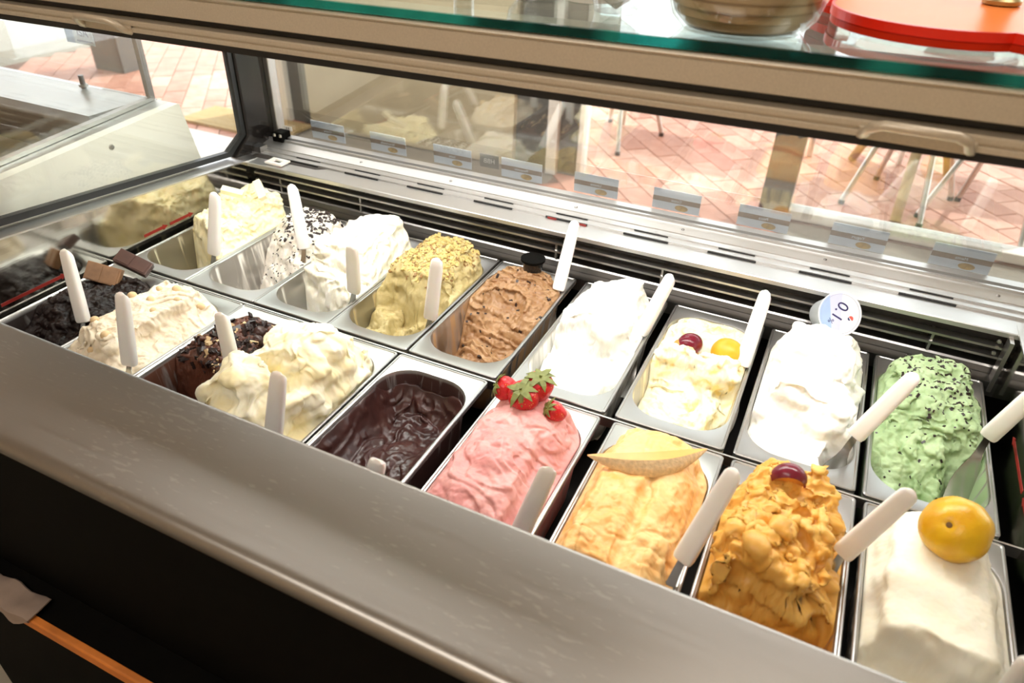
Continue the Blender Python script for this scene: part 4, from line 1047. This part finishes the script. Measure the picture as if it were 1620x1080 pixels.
nn = len(pts); pts += [(x*.955, y*.9, z*.955) for x, y, z in pts]
for i in range(n):
    for j in range(m):
        a = i*(m+1)+j; F += [(a, a+1, a+m+2, a+m+1), (nn+a, nn+a+m+1, nn+a+m+2, nn+a+1)]
for i in range(n):
    for j in (0, m):
        a = i*(m+1)+j; F.append((a, a+m+1, nn+a+m+1, nn+a))
for j in range(m):
    for i in (0, n):
        a = i*(m+1)+j; F.append((a, nn+a, nn+a+1, a+1))
s_ = sk.poly(pts, F).build('skin', M['plum_skin'], t, smooth=True); s_.data.transform(mt)
# melon slice: a crescent lying across the orange gelato
M['melon_rind'] = plain('melon_rind', srgb(226, 202, 160), .8, var=.16, scale=200, bump=.6)
M['melon_flesh'] = plain('melon_flesh', srgb(244, 176, 92), .4, var=.08, scale=40)
A, B = Vector((.855, -.150, .046)), Vector((.992, -.072, .050))
t = thing('melon_slice', 'crescent slice of netted melon lying across the orange gelato', 'melon slice', (0, 0, 0))
t.location = (A+B)/2
dx = (B-A); L = dx.length; dx.normalize(); dy = Vector((-dx.y, dx.x, 0)); up = Vector((0, 0, 1))
def cres(sec, name, mat):
    pts = []; F = []; n = 26; m = len(sec)
    for i in range(n+1):
        f = i/n; w = max(.06, math.sin(math.pi*f)**.75); c = dx*(L*(f-.5))-dy*(.020*math.sin(math.pi*f)-.010)-up*(.002-.004*math.sin(math.pi*f))
        for a, b in sec: pts.append(c+dy*(a*w)+up*(b*w))
    for i in range(n):
        for k in range(m): F.append((i*m+k, i*m+(k+1) % m, (i+1)*m+(k+1) % m, (i+1)*m+k))
    F += [tuple(range(m-1, -1, -1)), tuple(n*m+k for k in range(m))]
    o = MB().poly(pts, F).build(name, mat, t, smooth=True); return o
cres([(-.0150, -.006), (-.0080, .0085), (.006, .0095), (.010, .004), (.004, -.007)], 'flesh', M['melon_flesh'])
rd = cres([(-.0185, -.012), (-.0200, -.006), (-.0170, .002), (-.0095, .0098), (-.0080, .0080), (-.0140, -.008)], 'rind', M['melon_rind'])
# chocolate slabs on the black gelato, white chocolate sticks on the custard
def slab_piece(name, label, cat, loc, rot, dims, mat, group, ridge=True):
    t = thing(name, label, cat, loc, group); t.rotation_euler = rot; a, b, c = dims
    MB().box(-a/2, a/2, -b/2, b/2, -c/2, c/2).build('slab', mat, t, bevel=.001)
    if ridge:
        for s in (-1, 1):
            MB().prism([(s*a*.24-a*.2, -b*.42), (s*a*.24+a*.2, -b*.42), (s*a*.24+a*.2, b*.42), (s*a*.24-a*.2, b*.42)], 'z', c/2, c/2+.0012).build('ridge', mat, t)
    return t
M['choc_slab'] = plain('slab_chocolate', srgb(78, 52, 44), .4, var=.12, scale=60)
M['choc_milk'] = plain('milk_chocolate', srgb(140, 104, 74), .4, var=.2, scale=60)
slab_piece('chocolate_slab', 'dark chocolate slab standing tilted at the back of the black gelato', 'chocolate', (-.092, -.026, .026), (math.radians(28), math.radians(24), math.radians(15)), (.064, .028, .014), M['choc_slab'], 'chocolate slabs on the black gelato')
slab_piece('chocolate_slab', 'broken slab with a lighter brown face on the left of the black gelato', 'chocolate', (-.115, -.074, .020), (math.radians(52), math.radians(14), math.radians(20)), (.062, .034, .012), M['choc_milk'], 'chocolate slabs on the black gelato')
slab_piece('white_chocolate_stick', 'pale white chocolate stick at the back left of the custard gelato', 'chocolate', (-.086, .236, .072), (math.radians(20), math.radians(14), math.radians(25)), (.045, .015, .012), M['white_choc'], 'white chocolate sticks on the custard gelato', False)
slab_piece('white_chocolate_stick', 'pale white chocolate stick leaning at the back right of the custard gelato', 'chocolate', (-.040, .268, .074), (math.radians(25), math.radians(28), math.radians(-35)), (.048, .016, .012), M['white_choc'], 'white chocolate sticks on the custard gelato', False)
# black cup pressed upside down into the coffee gelato
t = thing('black_cup', 'small black plastic cup behind the coffee brown gelato', 'cup', (.570, .318, .004))
MB().lathe([(.001, .0), (.016, .0), (.0205, .036), (.0225, .037), (.0225, .040), (.0195, .040), (.015, .004), (.001, .004)], 28).build('cup', M['blackgloss'], t, smooth=True)
MB().lathe([(.0212, .034), (.0235, .036), (.0235, .0405), (.0212, .041)], 28).build('rim', M['black'], t, smooth=True)
# yoghurt cup lying tilted on the white gelato, its printed lid to the camera
t = thing('yoghurt_cup', 'yoghurt cup with a pale blue printed lid stuck in the white pile', 'cup', (1.112, .322, .078))
cam_dir = (Vector(cam.location)-Vector(t.location)).normalized()
fw = (cam_dir*.88+Vector((.42, .10, .10))).normalized()
upv = (Vector((0, 0, 1))-fw*fw.z).normalized(); rt = upv.cross(fw)
base = Matrix((rt, upv, fw)).transposed().to_4x4()
def cupm(mb): 
    return mb
M['foil'] = plain('lid_foil', srgb(226, 228, 236), .35, var=.03)
M['lid_blue'] = plain('lid_blue', srgb(168, 192, 232), .4, var=.05)
M['lid_lilac'] = plain('lid_lilac', srgb(206, 210, 236), .4, var=.04)
M['cup_plastic'] = plain('cup_plastic', srgb(224, 232, 236), .35, var=.05, Transmission_Weight=.25)
MB().lathe([(.001, -.058), (.022, -.058), (.025, -.054), (.033, -.004), (.034, -.001), (.001, -.001)], 36, mat=base).build('cup', M['cup_plastic'], t, smooth=True)
ld = MB().lathe([(.001, -.0008), (.0362, -.0008), (.0366, 0), (.0360, .0008), (.001, .0008)], 48, mat=base).build('lid', M['foil'], t)
roll = Matrix.Rotation(math.radians(-128), 4, 'Z')
def seg(r, a0, a1, n=24): return [(r*math.cos(math.radians(a0+(a1-a0)*i/n)), r*math.sin(math.radians(a0+(a1-a0)*i/n))) for i in range(n+1)]
def on_lid(outline, name, mat, z):
    mb = MB().prism(outline, 'z', z, z+.0002); o = mb.build(name, mat, ld); o.data.transform(base); return o
on_lid(seg(.0350, 120, 245), 'blue_print', M['lid_blue'], .0009)
on_lid([(-.0175, .0303), (-.0148, -.0317), (-.002, -.035), (.004, .0345)], 'lilac_print', M['lid_lilac'], .00085)
bigp = base @ Matrix.Translation((-.0015, .004, .0012)) @ Matrix.Rotation(math.radians(-122), 4, 'Z')
text_mesh('lettering', '0.1', .027, M['ink'], ld, bigp)
text_mesh('lettering', '%', .0125, M['ink'], ld, base @ Matrix.Translation((-.0165, -.0105, .0012)) @ Matrix.Rotation(math.radians(-122), 4, 'Z'))
on_lid([(.0170+x, -.0085+y) for x, y in seg(.0062, 0, 360, 20)[:-1]], 'emblem', M['foil'], .0011)
on_lid([(.0172+x, -.0080+y) for x, y in seg(.0042, -60, 140, 14)], 'emblem_red', plain('emblem_red', srgb(214, 92, 80), .5), .0013)
on_lid([(.0150+x, -.0082+y) for x, y in seg(.0030, 120, 290, 10)], 'emblem_blue', M['ink'], .0014)
ring = MB(); o_ = [(.0325*math.cos(2*math.pi*i/48), .0325*math.sin(2*math.pi*i/48)) for i in range(48)]
P = [(a, b, .0009) for a, b in o_]+[(a*.985, b*.985, .0009) for a, b in o_]+[(a, b, .0011) for a, b in o_]+[(a*.985, b*.985, .0011) for a, b in o_]
F = []
for i in range(48):
    j = (i+1) % 48; F += [(i, j, 96+j, 96+i), (48+i, 144+i, 144+j, 48+j), (96+i, 96+j, 144+j, 144+i), (i, 48+i, 48+j, j)]
rg_ = ring.poly(P, F).build('ring_print', plain('grey_print', srgb(170, 172, 186), .5), ld); rg_.data.transform(base)

# ------------------------------------------------------------------ spatulas: white handle, steel blade
SP = {  # pan: (foot of the handle, tip of the handle, where the blade ends (dx,dy,dz))
 'F0': ((-.040, -.183, .000), (-.078, -.149, .111)), 'F1': ((.138, -.242, .010), (.139, -.219, .126)), 'F2': ((.284, -.176, -.012), (.281, -.173, .108)),
 'F3': ((.455, -.284, .020), (.480, -.275, .137)), 'B0': ((-.010, .088, .012), (.012, .103, .138)), 'B1': ((.139, .178, .020), (.104, .208, .134)),
 'B2': ((.312, .100, .012), (.349, .060, .131)), 'B3': ((.474, .096, .005), (.492, .096, .126)), 'B4': ((.632, .299, .000), (.634, .356, .117)),
 'B5': ((.814, .231, .000), (.846, .249, .113)), 'B6': ((.990, .216, .000), (.995, .275, .110)), 'B7': ((1.164, .077, .030), (1.206, .094, .139)),
 'B8': ((1.333, .164, .030), (1.352, .137, .144)), 'F4': ((.620, -.308, -.005), (.660, -.327, .111)), 'F5': ((.815, -.274, .010), (.847, -.273, .135)),
 'F6': ((1.001, -.236, .025), (1.029, -.184, .133)), 'F7': ((1.165, -.145, .028), (1.203, -.139, .142)), 'F8': ((1.318, -.271, .020), (1.300, -.300, .140))}
def handle_mesh(L):
    """rounded bar, origin at its foot, along +z; bevelled top, slightly thicker foot"""
    rings = []; n = 20
    for f, w, d in ((0, .0085, .0045), (.012, .0112, .0068), (.05, .0122, .0078), (.3, .0120, .0078), (.7, .0112, .0074), (.9, .0104, .0070), (.955, .0098, .0064), (.985, .0078, .0048), (1.0, .0035, .0022)):
        ring_ = []
        for k in range(n):
            a = 2*math.pi*k/n; ca_, sa_ = math.cos(a), math.sin(a)
            x = w*math.copysign(abs(ca_)**.6, ca_); y = d*math.copysign(abs(sa_)**.6, sa_)
            ring_.append((x, y, L*f+(.004*(y/d) if f > .9 else 0)))
        rings.append(ring_)
    mb = MB(); P = [p for r in rings for p in r]; F = []
    for i in range(len(rings)-1):
        for k in range(n): F.append((i*n+k, i*n+(k+1) % n, (i+1)*n+(k+1) % n, (i+1)*n+k))
    F += [tuple(range(n-1, -1, -1)), tuple((len(rings)-1)*n+k for k in range(n))]
    return mb.poly(P, F)
def blade_mesh(path, widths, side, th=.0012):
    mb = MB(); P = []; F = []
    for i, (p, w) in enumerate(zip(path, widths)):
        t_ = (path[min(i+1, len(path)-1)]-path[max(i-1, 0)]).normalized(); nrm = side.cross(t_).normalized(); s = t_.cross(nrm).normalized()
        for a, b in ((-1, -1), (1, -1), (1, 1), (-1, 1)): P.append(p+s*(a*w)+nrm*(b*th/2))
    for i in range(len(path)-1):
        for k in range(4): F.append((i*4+k, i*4+(k+1) % 4, (i+1)*4+(k+1) % 4, (i+1)*4+k))
    F += [(3, 2, 1, 0), tuple((len(path)-1)*4+k for k in range(4))]
    return mb.poly(P, F)
WIDE = {'B7', 'B8', 'F6', 'F7', 'B5', 'B6'}
for key, (b, tp) in SP.items():
    b, tp = Vector(b), Vector(tp); d = (tp-b); L = d.length; d.normalize()
    t = thing('gelato_spatula', 'white handled steel spatula standing in the %s gelato' % PANS[key][0], 'spatula', b, 'white handled spatulas in the gelato')
    ref = Vector((.25, -1, .1)) if key not in WIDE else Vector((-.35, -1, .2))
    yv = (ref-d*ref.dot(d)).normalized(); xv = yv.cross(d)
    R3 = Matrix((xv, yv, d)).transposed().to_4x4()
    h = handle_mesh(L).build('handle', M['white_plastic'], t, smooth=True, ); h.data.transform(R3)
    # blade: runs from the foot down into the pan along the right wall
    cx, cy = pan_center(key); wall = cx+OA-.006
    e = Vector((min(b.x-.008, wall-.010), max(b.y-.075, cy-OB+.03), -.088 if key not in ('F4', 'F8', 'F3') else -.07))-b
    bend = d*-.030
    path = []
    for i in range(13):
        f = i/12; p = bend*(2*f*(1-f))*1.0+e*(f*f) if True else None
        p = d*-(.045*f*(1-f)*2)+e*(f**1.5)+d*.008*(1-f); path.append(p)
    widths = [.0045, .0045, .005, .0055, .008, .013, .017, .0195, .0205, .021, .021, .0195, .013]
    blade_mesh(path, widths, Vector((1, .15, 0))).build('blade', M['blade'], t, smooth=True)

# ------------------------------------------------------------------ below the counter on the server's side
t = thing('serving_shelf', 'low dark shelf with an orange wooden front edge under the counter', 'shelf', (0, -.5, -.22))
MB().box(-.9, 1.0, -.028, .0175, -.022, -.003).build('board', M['black'], t)
MB().extrude_x([(-.036, -.022), (-.036, -.003), (-.034, -.001), (-.026, 0), (-.026, -.022)], -.9, 1.0).build('wood_edge', M['wood_orange'], t, bevel=.001)
rg = MB(); pts = []; F = []; nx, ny = 15, 9
for i in range(nx):
    for j in range(ny):
        x = .02+.175*i/(nx-1); f = j/(ny-1); g_ = (i/(nx-1))
        drop = .030*(1-max(0, g_-.72)/.28*.75)+.006*math.sin(g_*9)
        pts.append((x+.004*math.sin(f*6), -.004-.036*min(f*2.2, 1)-.002*math.sin(i*1.3), .006-(drop*max(0, f-.42)/.58)+.002*math.sin(i*.9+j)))
nn = len(pts); pts += [(x, y+.002, z-.002) for x, y, z in pts]
for i in range(nx-1):
    for j in range(ny-1):
        a = i*ny+j; F += [(a, a+1, a+ny+1, a+ny), (nn+a, nn+a+ny, nn+a+ny+1, nn+a+1)]
for i in range(nx-1):
    for j in (0, ny-1):
        a = i*ny+j; F.append((a, a+ny, nn+a+ny, nn+a))
for j in range(ny-1):
    for i in (0, nx-1):
        a = i*ny+j; F.append((a, nn+a, nn+a+1, a+1))
o = rg.poly(pts, F).build('cleaning_cloth', M['rag'], smooth=True, loc=(0, -.5, -.22)); tag(o, 'grey cleaning cloth hanging over the orange shelf edge', 'cloth')
